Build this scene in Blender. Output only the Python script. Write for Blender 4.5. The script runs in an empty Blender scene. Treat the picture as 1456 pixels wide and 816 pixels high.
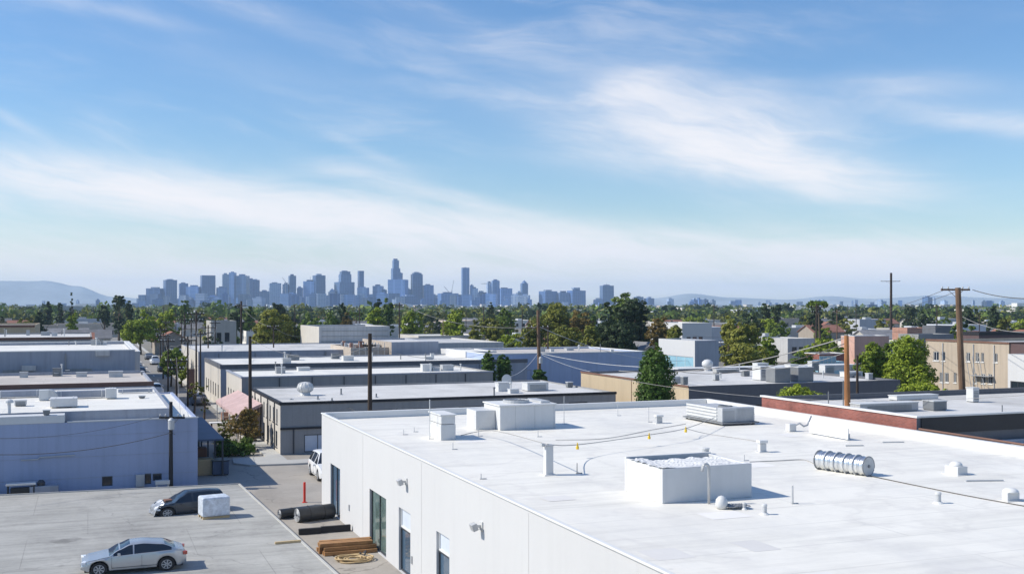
import math
SUN_EL = math.radians(40); SUN_AZ = math.radians(-72)   # azimuth clockwise from +Y
SUN_ROT = SUN_AZ
SUN_E = 4.6; SKY_S = .130; EXPO = 0.13
HAZE_D = 1.0e-4; HAZE_C = (.56,.76,1.0,1)
CLOUD_C = (7.2, 7.0, 7.1, 1)
CLOUDS = [ # px, py, half-width, half-height, tilt deg (negative falls to the right), strength
 (20,262,340,28,-4,1.0),(300,290,340,26,-8,.95),(560,318,330,30,-8,1.0),(850,345,380,26,-5,.95),(1250,365,420,26,-3,.8),(100,345,560,26,0,.4),(728,402,1400,34,0,1.7),
 (980,165,150,40,-20,.55),(1090,212,150,44,-15,1.0),(950,215,150,34,-10,.8),(1190,262,110,20,-8,.9),(900,130,60,24,12,.8),(1060,130,90,24,-15,.45),
 (1410,172,120,15,-12,.6),(1300,122,90,14,-4,.6),(1380,140,120,30,-10,.15),(660,285,140,10,-14,.4),(520,215,55,8,-22,.25),(330,5,150,16,-15,.3),(180,20,120,10,-8,.15),(15,170,40,7,-25,.3),(770,160,150,22,-15,.3),(520,255,90,12,-12,.35),(420,120,260,30,-14,.08),(700,60,240,26,-20,.15)]
import bpy, math, random
import numpy as np
from mathutils import Vector, Matrix
R = math.radians
S = bpy.context.scene
COL = S.collection
random.seed(7)

# ------------------------------------------------------------------ camera geometry used for surveying positions
F, CX, HY, CH = 1550.0, 728.0, 433.0, 12.0
YAW = R(21.26)
FX, FY = math.sin(YAW), math.cos(YAW)
RX, RY = FY, -FX
def dirk(px):
    k = (px - CX) / F
    return FX + k*RX, FY + k*RY
def at(px, d, z=0.0):
    a, b = dirk(px)
    return Vector((a*d, b*d, z))
def on(px, py, z=0.0):
    return at(px, (CH - z)*F/(py - HY), z)
def zof(py, d): return CH - (py - HY)*d/F
def dY(px, Y): return Y/dirk(px)[1]
def dX(px, X): return X/dirk(px)[0]
def xY(px, Y): return dirk(px)[0]*dY(px, Y)
def yX(px, X): return dirk(px)[1]*dX(px, X)

# ------------------------------------------------------------------ objects
WL = {}
def tag(o, label=None, cat=None, group=None, kind=None):
    if label: o['label'] = label
    if cat: o['category'] = cat
    if group: o['group'] = group
    if kind: o['kind'] = kind
    return o
def thing(name, label, cat, loc=(0, 0, 0), group=None, rz=0.0):
    o = bpy.data.objects.new(name, None)
    COL.objects.link(o)
    o.location = loc; o.rotation_euler = (0, 0, rz)
    o.empty_display_size = 0.3
    WL[o.name] = Vector(loc)
    return tag(o, label, cat, group)
def copy_tree(o, parent=None):
    c = o.copy(); COL.objects.link(c); c.parent = parent
    for ch in list(o.children): copy_tree(ch, c)
    return c

class MB:
    def __init__(s): s.v = []; s.f = []; s.m = []; s.cur = 0
    def face(s, pts):
        b = len(s.v); s.v += [tuple(p) for p in pts]; s.f.append(tuple(range(b, b+len(pts)))); s.m.append(s.cur)
    def idx(s, pts, faces):
        b = len(s.v); s.v += [tuple(p) for p in pts]
        for f in faces: s.f.append(tuple(b+i for i in f)); s.m.append(s.cur)
    def box(s, x0, x1, y0, y1, z0, z1, skip=''):
        p = [(x0,y0,z0),(x1,y0,z0),(x1,y1,z0),(x0,y1,z0),(x0,y0,z1),(x1,y0,z1),(x1,y1,z1),(x0,y1,z1)]
        fs = dict(b=(0,3,2,1), t=(4,5,6,7), f=(0,1,5,4), r=(1,2,6,5), k=(2,3,7,6), l=(3,0,4,7))
        s.idx(p, [v for k, v in fs.items() if k not in skip])
        return s
    def obox(s, c, h, rz=0, tilt=0):
        ca, sa = math.cos(rz), math.sin(rz); ct, st = math.cos(tilt), math.sin(tilt)
        p = []
        for sz in (-1, 1):
            for sx, sy in ((-1,-1),(1,-1),(1,1),(-1,1)):
                x, y, z = sx*h[0], sy*h[1], sz*h[2]
                x, z = x*ct - z*st, x*st + z*ct
                p.append((c[0]+x*ca-y*sa, c[1]+x*sa+y*ca, c[2]+z))
        s.idx(p, [(0,3,2,1),(4,5,6,7),(0,1,5,4),(1,2,6,5),(2,3,7,6),(3,0,4,7)])
        return s
    def cyl(s, p0, p1, r0, r1=None, n=10, caps=True):
        if r1 is None: r1 = r0
        p0 = Vector(p0); p1 = Vector(p1); a = (p1-p0).normalized()
        u = a.cross(Vector((0,0,1)) if abs(a.z) < .95 else Vector((1,0,0))).normalized(); w = a.cross(u)
        pts = []
        for p, r in ((p0, r0), (p1, r1)):
            for i in range(n):
                t = 2*math.pi*i/n
                pts.append(p + u*(math.cos(t)*r) + w*(math.sin(t)*r))
        fs = [(i, i+n, (i+1)%n+n, (i+1)%n) for i in range(n)]
        if caps: fs += [tuple(range(n)), tuple(range(2*n-1, n-1, -1))]
        s.idx(pts, fs); return s
    def tube(s, path, r, n=6, closed=False):
        path = [Vector(p) for p in path]; m = len(path); pts = []
        for i, p in enumerate(path):
            a = (path[(i+1)%m] - path[i-1]) if closed else (path[min(i+1, m-1)] - path[max(i-1, 0)])
            a.normalize()
            u = a.cross(Vector((0,0,1)) if abs(a.z) < .95 else Vector((1,0,0))).normalized(); w = a.cross(u)
            rr = r[i] if isinstance(r, (list, tuple)) else r
            for j in range(n):
                t = 2*math.pi*j/n
                pts.append(p + u*(math.cos(t)*rr) + w*(math.sin(t)*rr))
        fs = []
        for i in range(m if closed else m-1):
            k = (i+1) % m
            for j in range(n): fs.append((i*n+j, k*n+j, k*n+(j+1)%n, i*n+(j+1)%n))
        if not closed: fs += [tuple(range(n)), tuple(range(m*n-1, (m-1)*n-1, -1))]
        s.idx(pts, fs); return s
    def lathe(s, c, prof, n=16):
        pts = []
        for r, z in prof:
            for j in range(n):
                t = 2*math.pi*j/n
                pts.append((c[0]+r*math.cos(t), c[1]+r*math.sin(t), c[2]+z))
        fs = []
        for i in range(len(prof)-1):
            for j in range(n): fs.append((i*n+j, i*n+(j+1)%n, (i+1)*n+(j+1)%n, (i+1)*n+j))
        fs += [tuple(range(n-1, -1, -1)), tuple(range((len(prof)-1)*n, len(prof)*n))]
        s.idx(pts, fs); return s
    def prism(s, poly, z0, z1):
        n = len(poly)
        s.idx([(x, y, z0) for x, y in poly]+[(x, y, z1) for x, y in poly],
              [tuple(range(n-1, -1, -1)), tuple(range(n, 2*n))]+[(i, (i+1)%n, (i+1)%n+n, i+n) for i in range(n)])
        return s
    def build(s, name, mat, parent=None, label=None, cat=None, group=None, kind=None, smooth=False, bevel=0, local=False, origin=None):
        if parent is not None: off = Vector((0,0,0)) if local else WL.get(parent.name, Vector((0,0,0)))
        elif local: off = Vector((0,0,0))
        elif origin is not None: off = Vector(origin)
        else:
            a = np.array(s.v); off = Vector(((a[:,0].min()+a[:,0].max())/2, (a[:,1].min()+a[:,1].max())/2, a[:,2].min()))
        me = bpy.data.meshes.new(name)
        me.from_pydata([(x-off[0], y-off[1], z-off[2]) for x, y, z in s.v], [], s.f)
        mats = mat if isinstance(mat, (list, tuple)) else [mat]
        for m in mats: me.materials.append(m)
        if len(mats) > 1: me.polygons.foreach_set('material_index', s.m)
        if smooth: me.polygons.foreach_set('use_smooth', [True]*len(me.polygons))
        me.update()
        o = bpy.data.objects.new(name, me); COL.objects.link(o)
        if parent is not None:
            o.parent = parent; WL[o.name] = off.copy()
        else:
            o.location = off; WL[o.name] = off.copy()
        if bevel:
            b = o.modifiers.new('bevel', 'BEVEL'); b.width = bevel; b.segments = 2; b.limit_method = 'ANGLE'; b.angle_limit = R(40)
        return tag(o, label, cat, group, kind)

# ------------------------------------------------------------------ materials
def _n(nt, t, **kw):
    n = nt.nodes.new(t)
    for k, v in kw.items(): setattr(n, k, v)
    return n
def mat(name, col, rough=.8, var=.12, scale=.6, fine=9.0, bump=.02, streak=0.0, dirt=None, dirt_amt=.0, metal=0.0,
        seams=None, cracks=0.0, spec=.4, obvar=0.0, extra=None):
    m = bpy.data.materials.new(name); m.use_nodes = True
    nt = m.node_tree; L = nt.links; b = nt.nodes['Principled BSDF']
    b.inputs['Roughness'].default_value = rough; b.inputs['Metallic'].default_value = metal
    b.inputs['Specular IOR Level'].default_value = spec
    tc = _n(nt, 'ShaderNodeTexCoord'); co = tc.outputs['Object']
    geo = _n(nt, 'ShaderNodeNewGeometry'); wp = geo.outputs['Position']
    def noise(src, sc, det=4, rough=.6):
        n = _n(nt, 'ShaderNodeTexNoise'); n.inputs['Scale'].default_value = sc; n.inputs['Detail'].default_value = det
        n.inputs['Roughness'].default_value = rough; L.new(src, n.inputs['Vector']); return n.outputs['Fac']
    def maprange(x, a, bb, c, d):
        r = _n(nt, 'ShaderNodeMapRange'); r.inputs[1].default_value = a; r.inputs[2].default_value = bb
        r.inputs[3].default_value = c; r.inputs[4].default_value = d; L.new(x, r.inputs[0]); return r.outputs[0]
    def mul(colsock, f):
        x = _n(nt, 'ShaderNodeVectorMath', operation='SCALE'); L.new(colsock, x.inputs[0]); L.new(f, x.inputs['Scale']); return x.outputs[0]
    def mix(a, bcol, f):
        x = _n(nt, 'ShaderNodeMix', data_type='RGBA'); L.new(a, x.inputs[6])
        if isinstance(bcol, tuple): x.inputs[7].default_value = (*bcol, 1)
        else: L.new(bcol, x.inputs[7])
        L.new(f, x.inputs[0]); return x.outputs[2]
    rgb = _n(nt, 'ShaderNodeRGB'); rgb.outputs[0].default_value = (*col, 1); c = rgb.outputs[0]
    c = mul(c, maprange(noise(wp, scale), .3, .7, 1-var, 1+var))
    c = mul(c, maprange(noise(wp, fine, 3), .3, .7, 1-var*.5, 1+var*.5))
    if obvar:
        oi = _n(nt, 'ShaderNodeObjectInfo'); c = mul(c, maprange(oi.outputs['Random'], 0, 1, 1-obvar, 1+obvar))
    if streak:
        mp = _n(nt, 'ShaderNodeMapping'); mp.inputs['Scale'].default_value = (2.2, 2.2, .12); L.new(wp, mp.inputs['Vector'])
        c = mul(c, maprange(noise(mp.outputs[0], 1.3, 5), .45, .75, 1, 1-streak))
    if dirt:
        mp = _n(nt, 'ShaderNodeMapping'); mp.inputs['Scale'].default_value = (1, .45, 1); mp.inputs['Rotation'].default_value=(0,0,.5); L.new(wp, mp.inputs['Vector'])
        c = mix(c, dirt, maprange(noise(mp.outputs[0], scale*.5, 7, .7), .5, .72, 0, dirt_amt))
    if seams:
        w, h, t, sc = seams
        br = _n(nt, 'ShaderNodeTexBrick'); L.new(wp, br.inputs['Vector'])
        br.inputs['Scale'].default_value = 1; br.inputs['Brick Width'].default_value = w; br.inputs['Row Height'].default_value = h
        br.inputs['Mortar Size'].default_value = t; br.inputs['Mortar Smooth'].default_value = .6; br.offset = .37
        c = mix(c, tuple(x*sc for x in col), br.outputs['Fac'])
    if cracks:
        vo = _n(nt, 'ShaderNodeTexVoronoi', feature='DISTANCE_TO_EDGE'); vo.inputs['Scale'].default_value = .09
        ns = _n(nt, 'ShaderNodeTexNoise'); ns.inputs['Scale'].default_value = .8; L.new(wp, ns.inputs['Vector'])
        va = _n(nt, 'ShaderNodeVectorMath', operation='ADD'); L.new(wp, va.inputs[0])
        vs = _n(nt, 'ShaderNodeVectorMath', operation='SCALE'); vs.inputs['Scale'].default_value = 2.0; L.new(ns.outputs['Color'], vs.inputs[0]); L.new(vs.outputs[0], va.inputs[1])
        L.new(va.outputs[0], vo.inputs['Vector'])
        c = mix(c, tuple(x*.35 for x in col), maprange(vo.outputs['Distance'], 0, .006, cracks, 0))
    if extra: c = extra(nt, L, c, wp, co, mix, maprange, noise, mul)
    L.new(c, b.inputs['Base Color'])
    if bump:
        bp = _n(nt, 'ShaderNodeBump'); bp.inputs['Strength'].default_value = .5; bp.inputs['Distance'].default_value = bump
        L.new(noise(wp, fine*.6, 5), bp.inputs['Height']); L.new(bp.outputs[0], b.inputs['Normal'])
    return m

def brick_mat(name, c1, c2, mortar, sc=1.0):
    def ex(nt, L, c, wp, co, mix, mr, noise, mul):
        sx = _n(nt, 'ShaderNodeSeparateXYZ'); L.new(wp, sx.inputs[0])
        ad = _n(nt, 'ShaderNodeMath', operation='ADD'); L.new(sx.outputs[0], ad.inputs[0]); L.new(sx.outputs[1], ad.inputs[1])
        cb = _n(nt, 'ShaderNodeCombineXYZ'); L.new(ad.outputs[0], cb.inputs[0]); L.new(sx.outputs[2], cb.inputs[1])
        br = _n(nt, 'ShaderNodeTexBrick'); L.new(cb.outputs[0], br.inputs['Vector']); br.inputs['Scale'].default_value = sc
        br.inputs['Brick Width'].default_value = .24; br.inputs['Row Height'].default_value = .08; br.inputs['Mortar Size'].default_value = .006
        br.inputs['Color1'].default_value = (*c1, 1); br.inputs['Color2'].default_value = (*c2, 1); br.inputs['Mortar'].default_value = (*mortar, 1)
        return mul(br.outputs['Color'], mr(noise(wp, .8, 6), .3, .7, .7, 1.25))
    return mat(name, c1, .9, extra=ex, bump=.01)

def leaf_mat(name, a, b_, var=.25):
    m = bpy.data.materials.new(name); m.use_nodes = True
    nt = m.node_tree; L = nt.links; b = nt.nodes['Principled BSDF']
    geo = _n(nt, 'ShaderNodeNewGeometry'); oi = _n(nt, 'ShaderNodeObjectInfo')
    n = _n(nt, 'ShaderNodeTexNoise'); n.inputs['Scale'].default_value = .9; n.inputs['Detail'].default_value = 3; L.new(geo.outputs['Position'], n.inputs['Vector'])
    ad = _n(nt, 'ShaderNodeMath', operation='MULTIPLY_ADD'); L.new(oi.outputs['Random'], ad.inputs[0]); ad.inputs[1].default_value = .35; L.new(n.outputs['Fac'], ad.inputs[2])
    pi = _n(nt, 'ShaderNodeMath', operation='MULTIPLY_ADD'); L.new(geo.outputs['Random Per Island'], pi.inputs[0]); pi.inputs[1].default_value = .5; L.new(ad.outputs[0], pi.inputs[2])
    mr = _n(nt, 'ShaderNodeMapRange'); mr.inputs[1].default_value = .45; mr.inputs[2].default_value = 1.2; L.new(pi.outputs[0], mr.inputs[0])
    mx = _n(nt, 'ShaderNodeMix', data_type='RGBA'); mx.inputs[6].default_value = (*a, 1); mx.inputs[7].default_value = (*b_, 1)
    L.new(mr.outputs[0], mx.inputs[0]); L.new(mx.outputs[2], b.inputs['Base Color'])
    b.inputs['Roughness'].default_value = .55; b.inputs['Specular IOR Level'].default_value = .25
    tr = _n(nt, 'ShaderNodeBsdfTranslucent'); L.new(mx.outputs[2], tr.inputs['Color'])
    ms = _n(nt, 'ShaderNodeMixShader'); ms.inputs[0].default_value = .22
    L.new(b.outputs[0], ms.inputs[1]); L.new(tr.outputs[0], ms.inputs[2]); L.new(ms.outputs[0], nt.nodes['Material Output'].inputs['Surface'])
    return m

def tower_mat(name, glass, frame, fw=9.0, fh=4.0, rough=.35):
    def ex(nt, L, c, wp, co, mix, mr, noise, mul):
        sx = _n(nt, 'ShaderNodeSeparateXYZ'); L.new(wp, sx.inputs[0])
        ad = _n(nt, 'ShaderNodeMath', operation='ADD'); L.new(sx.outputs[0], ad.inputs[0]); L.new(sx.outputs[1], ad.inputs[1])
        cb = _n(nt, 'ShaderNodeCombineXYZ'); L.new(ad.outputs[0], cb.inputs[0]); L.new(sx.outputs[2], cb.inputs[1])
        br = _n(nt, 'ShaderNodeTexBrick'); L.new(cb.outputs[0], br.inputs['Vector']); br.inputs['Scale'].default_value = 1; br.offset = 0
        br.inputs['Brick Width'].default_value = fw; br.inputs['Row Height'].default_value = fh; br.inputs['Mortar Size'].default_value = fw*.11
        br.inputs['Color1'].default_value = (*glass, 1); br.inputs['Color2'].default_value = (*[g*.75 for g in glass], 1); br.inputs['Mortar'].default_value = (*frame, 1)
        oi = _n(nt, 'ShaderNodeObjectInfo')
        return mul(br.outputs['Color'], mr(oi.outputs['Random'], 0, 1, .6, 1.5))
    return mat(name, glass, rough, extra=ex, bump=0, spec=.5)

M = {}
def roof_extra(nt, L, c, wp, co, mix, mr, noise, mul):
    mp = _n(nt, 'ShaderNodeMapping'); mp.inputs['Scale'].default_value = (.12, 1.1, 1); mp.inputs['Rotation'].default_value = (0,0,.35); L.new(wp, mp.inputs['Vector'])
    c = mul(c, mr(noise(mp.outputs[0], .9, 6, .65), .5, .8, 1, .80))                      # drag marks and scuffs
    n = noise(wp, .22, 5, .55); a = mr(n, .50, .53, 0, 1); b = mr(n, .53, .56, 1, 0)     # dried edges of puddles
    m = _n(nt, 'ShaderNodeMath', operation='MULTIPLY'); L.new(a, m.inputs[0]); L.new(b, m.inputs[1])
    c = mix(c, (.60,.57,.53), mr(m.outputs[0], 0, 1, 0, .32))
    c = mix(c, (.45,.44,.43), mr(noise(wp, 3.5, 2, .4), .70, .78, 0, .35))
    return c
def deck_extra(nt, L, c, wp, co, mix, mr, noise, mul):
    mp = _n(nt, 'ShaderNodeMapping'); mp.inputs['Scale'].default_value = (.16, 1.6, 1); mp.inputs['Rotation'].default_value = (0,0,.06); L.new(wp, mp.inputs['Vector'])
    c = mul(c, mr(noise(mp.outputs[0], 1.1, 6, .65), .42, .75, 1.04, .72))
    c = mix(c, (.06,.058,.055), mr(noise(wp, .55, 3, .5), .68, .76, 0, .45))
    return c
M['roof_white'] = mat('roof_white', (.82,.79,.715), .55, .04, .35, 5, .012, dirt=(.55,.54,.53), dirt_amt=.5, seams=(14, 2.6, .035, .82), extra=roof_extra)
M['roof_dirty'] = mat('roof_dirty', (.60,.59,.57), .8, .10, .3, 3, .02, dirt=(.30,.29,.27), dirt_amt=.6, seams=(9, 1.8, .03, .75))
M['roof_beige'] = mat('roof_beige', (.52,.48,.44), .85, .10, .3, 3, .02, dirt=(.27,.25,.23), dirt_amt=.55, seams=(10, 2.2, .03, .8))
M['roof_grey'] = mat('roof_grey', (.40,.40,.39), .85, .12, .3, 3, .02, dirt=(.22,.22,.21), dirt_amt=.5, seams=(8, 2, .03, .8))
M['white_wall'] = mat('white_wall', (.57,.57,.57), .8, .02, .25, 14, .006, streak=.03)
M['white_trim'] = mat('white_trim', (.70,.70,.685), .5, .03)
M['patch'] = mat('patch', (.755,.73,.69), .6, .03, .8, 6, .006, obvar=.12)
M['white_curb'] = mat('white_curb', (.62,.625,.625), .55, .03, .8, 6, .008, streak=.05)
M['blue_paint'] = mat('blue_paint', (.34,.40,.56), .8, .05, .3, 10, .006, streak=.12)
M['blue_paint_dim'] = mat('blue_paint_dim', (.34,.41,.57), .8, .06, .3, 10, .006, streak=.12)
M['bluegrey'] = mat('bluegrey', (.32,.345,.40), .8, .07, .4, 8, .008, streak=.2)
M['grey_wall'] = mat('grey_wall', (.29,.29,.29), .85, .06, .4, 8, .008, streak=.15)
M['light_grey_wall'] = mat('light_grey_wall', (.48,.475,.47), .85, .06, .4, 8, .008, streak=.2)
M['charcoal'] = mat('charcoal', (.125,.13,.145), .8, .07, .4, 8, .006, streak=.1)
M['cream_wall'] = mat('cream_wall', (.56,.525,.47), .85, .05, .4, 8, .008, streak=.15)
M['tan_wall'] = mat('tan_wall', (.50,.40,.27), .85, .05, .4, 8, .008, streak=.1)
M['beige_wall'] = mat('beige_wall', (.46,.385,.30), .85, .05, .4, 8, .008, streak=.2)
M['maroon'] = mat('maroon', (.11,.07,.07), .8, .08)
M['black_trim'] = mat('black_trim', (.018,.018,.022), .6, .1)
M['brown_trim'] = mat('brown_trim', (.19,.10,.07), .7, .12)
M['brick'] = brick_mat('brick', (.30,.10,.075), (.22,.075,.06), (.26,.17,.15))
M['brick_sunlit_tone'] = mat('brick_sunlit_tone', (.58,.36,.29), .85, .1, .4, 8, .008, streak=.2)  # pink brick brightened: sunlight put into the colour of a shaded front
M['brick_orange'] = brick_mat('brick_orange', (.42,.22,.16), (.36,.18,.13), (.38,.28,.22))
M['concrete'] = mat('concrete', (.36,.33,.29), .9, .10, .25, 6, .01, dirt=(.19,.175,.155), dirt_amt=.7, cracks=.6, seams=(9, 7, .03, .7))
M['deck'] = mat('deck', (.39,.385,.36), .88, .11, .3, 5, .01, dirt=(.22,.215,.205), dirt_amt=.75, cracks=.35, seams=(7.5, 6.5, .03, .78), extra=deck_extra)
M['kerb'] = mat('kerb', (.46,.455,.43), .85, .06)
M['asphalt'] = mat('asphalt', (.26,.245,.22), .9, .12, .3, 8, .01, dirt=(.25,.24,.22), dirt_amt=.5)
M['paint_white'] = mat('paint_white', (.75,.75,.73), .7, .08)
M['earth'] = mat('earth', (.22,.205,.175), .95, .2, .02, .3, .02, dirt=(.07,.09,.04), dirt_amt=.9)
M['hill'] = mat('hill', (.27,.30,.32), .95, .2, .002, .02, 0)  # paler and bluer than dry grass; distance haze put into the colour
M['wood_dark'] = mat('wood_dark', (.055,.038,.028), .85, .25, .8, 12, .01, streak=.3)
M['wood_brown'] = mat('wood_brown', (.17,.105,.065), .85, .25, .8, 12, .01, streak=.35)
M['wood_orange'] = mat('wood_orange', (.36,.16,.06), .8, .2, .8, 12, .01, streak=.4)
M['lumber'] = mat('lumber', (.36,.19,.08), .75, .25, 2, 14, .006)
M['board'] = mat('board', (.55,.42,.24), .8, .12)
M['hose'] = mat('hose', (.52,.38,.20), .6, .15, 3)
M['rubber'] = mat('rubber', (.022,.022,.024), .75, .1)
M['black_plastic'] = mat('black_plastic', (.03,.032,.035), .35, .15, spec=.5)
M['galv'] = mat('galv', (.62,.64,.66), .32, .12, 1.5, 9, .004, metal=.9)
M['galv_dull'] = mat('galv_dull', (.50,.51,.52), .6, .1, 1.5, 9, .004, metal=.35)
M['galv_dark'] = mat('galv_dark', (.22,.23,.24), .6, .1, metal=.3)
M['metal_white'] = mat('metal_white', (.60,.605,.60), .45, .04, 1.5, 9, .003)
M['metal_grey'] = mat('metal_grey', (.38,.39,.40), .5, .08, metal=.2)
M['glass_dark'] = mat('glass_dark', (.02,.028,.04), .08, .05, bump=0, spec=.8)
M['glass_blue'] = mat('glass_blue', (.07,.12,.18), .07, .15, .5, bump=0, spec=.9)
M['glass_green'] = mat('glass_green', (.11,.16,.15), .08, .3, .9, 2, bump=0, spec=.9)
M['glass_cyan'] = mat('glass_cyan', (.30,.52,.62), .15, .1, .5, bump=0, spec=.8)
M['blind'] = mat('blind', (.55,.60,.68), .7, .05)
M['frame_dark'] = mat('frame_dark', (.05,.055,.065), .5, .1)
M['red_post'] = mat('red_post', (.62,.035,.02), .5, .1)
M['yellow'] = mat('yellow', (.75,.50,.03), .5, .05)
M['cable'] = mat('cable', (.10,.095,.09), .7, .1)
M['cable_light'] = mat('cable_light', (.34,.33,.32), .7, .1)
M['cable_white'] = mat('cable_white', (.62,.62,.62), .6, .1)
M['pink_cloth'] = mat('pink_cloth', (.50,.36,.345), .9, .14, .9, 6, .01)
M['white_cloth'] = mat('white_cloth', (.78,.78,.77), .9, .05)
M['container_blue'] = mat('container_blue', (.07,.10,.16), .6, .1)
M['car_silver'] = mat('car_silver', (.50,.52,.54), .26, .02, bump=0, metal=.55, spec=.6)
M['car_white'] = mat('car_white', (.74,.75,.76), .3, .02, bump=0, spec=.6)
M['car_dark'] = mat('car_dark', (.03,.04,.055), .22, .05, bump=0, spec=.6)
M['car_grey'] = mat('car_grey', (.16,.17,.19), .28, .03, bump=0, spec=.6)
M['car_red'] = mat('car_red', (.35,.02,.03), .28, .03, bump=0, spec=.6)
M['lamp_clear'] = mat('lamp_clear', (.75,.77,.8), .12, .03, bump=0, spec=.9)
M['lamp_red'] = mat('lamp_red', (.45,.06,.03), .15, .03, bump=0, spec=.9)
M['film'] = mat('film', (.62,.67,.74), .3, .22, 3.2, 7, .09, spec=.7)
M['foil'] = mat('foil', (.36,.38,.41), .4, .3, 3, 9, .03, metal=.5)
M['roof_tile'] = mat('roof_tile', (.28,.13,.09), .85, .2, .6)
M['roof_shingle'] = mat('roof_shingle', (.20,.20,.21), .9, .2, .6, obvar=.4)
M['roof_pale'] = mat('roof_pale', (.62,.62,.61), .85, .1, .3, obvar=.25, dirt=(.35,.34,.33), dirt_amt=.5)
M['house_wall'] = mat('house_wall', (.58,.55,.50), .85, .08, .5, obvar=.3, streak=.15)
M['house_wall_warm'] = mat('house_wall_warm', (.42,.36,.30), .85, .08, .5, obvar=.3, streak=.15)
M['house_wall_blue'] = mat('house_wall_blue', (.48,.50,.54), .85, .08, .5, obvar=.25, streak=.15)
M['bark'] = mat('bark', (.11,.08,.055), .95, .25, 2, 12, .03)
LEAF = {
 'bright': leaf_mat('leaf_bright', (.10,.165,.015), (.33,.40,.035)),
 'mid': leaf_mat('leaf_mid', (.045,.09,.016), (.19,.26,.038)),
 'dark': leaf_mat('leaf_dark', (.024,.046,.018), (.07,.10,.032)),
 'olive': leaf_mat('leaf_olive', (.07,.095,.016), (.29,.29,.045)),
 'gold': leaf_mat('leaf_gold', (.09,.075,.022), (.27,.19,.05)),
 'cypress': leaf_mat('leaf_cypress', (.022,.06,.010), (.115,.20,.03)),
 'flower': leaf_mat('leaf_flower', (.07,.11,.02), (.28,.18,.05)),
}
GL = [tower_mat('tower_glass_blue', (.06,.14,.33), (.13,.22,.42)), tower_mat('tower_glass_dark', (.035,.085,.22), (.08,.14,.30), 7, 4.5),
      tower_mat('tower_pale', (.22,.32,.50), (.38,.45,.56), 6, 3.6), tower_mat('tower_stone', (.13,.20,.35), (.27,.34,.47), 8, 3.6)]
# ------------------------------------------------------------------ buildings
def facade(mb, A, B, z0, z1, ops, depth=.12):
    ux, uy = B[0]-A[0], B[1]-A[1]; L = math.hypot(ux, uy); ux /= L; uy /= L; ix, iy = -uy, ux
    P = lambda u, z, d=0: (A[0]+ux*u+ix*d, A[1]+uy*u+iy*d, z)
    us = sorted({0, L, *[o[0] for o in ops], *[o[1] for o in ops]}); zs = sorted({z0, z1, *[o[2] for o in ops], *[o[3] for o in ops]})
    us = [u for u in us if 0 <= u <= L]; zs = [z for z in zs if z0 <= z <= z1]
    for i in range(len(us)-1):
        for j in range(len(zs)-1):
            uc, zc = (us[i]+us[i+1])/2, (zs[j]+zs[j+1])/2
            if any(o[0] < uc < o[1] and o[2] < zc < o[3] for o in ops): continue
            mb.face([P(us[i], zs[j]), P(us[i+1], zs[j]), P(us[i+1], zs[j+1]), P(us[i], zs[j+1])])
    for a, b, c, e in [o[:4] for o in ops]:
        mb.face([P(a,c), P(a,e), P(a,e,depth), P(a,c,depth)]); mb.face([P(b,c), P(b,c,depth), P(b,e,depth), P(b,e)])
        mb.face([P(a,c), P(a,c,depth), P(b,c,depth), P(b,c)]); mb.face([P(a,e), P(b,e), P(b,e,depth), P(a,e,depth)])
    return P

def fill_opening(P, o, depth, parent, kind='window', frame='frame_dark', pane='glass_dark', mull=1, sill=False):
    a, b, c, e = o[:4]; t = min(.07, (b-a)*.12)
    def bx(mb, u0, u1, z0, z1, d0, d1):
        p = [P(u0,z0,d0),P(u1,z0,d0),P(u1,z0,d1),P(u0,z0,d1),P(u0,z1,d0),P(u1,z1,d0),P(u1,z1,d1),P(u0,z1,d1)]
        mb.idx(p, [(0,3,2,1),(4,5,6,7),(0,1,5,4),(1,2,6,5),(2,3,7,6),(3,0,4,7)])
    f = MB(); d0, d1 = depth*.45, depth*.98
    bx(f, a, a+t, c, e, d0, d1); bx(f, b-t, b, c, e, d0, d1); bx(f, a+t, b-t, c, c+t, d0, d1); bx(f, a+t, b-t, e-t, e, d0, d1)
    for i in range(1, mull):
        um = a+(b-a)*i/mull; bx(f, um-t*.35, um+t*.35, c+t, e-t, d0, d1)
    if sill: bx(f, a-.06, b+.06, c-.08, c-.005, -.06, d0)
    fr = f.build(kind, M[frame], parent)
    g = MB(); bx(g, a+t*.5, b-t*.5, c+t*.5, e-t*.5, depth*.7, depth*.95)
    g.build('pane', M[pane], fr)
    return fr

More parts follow.
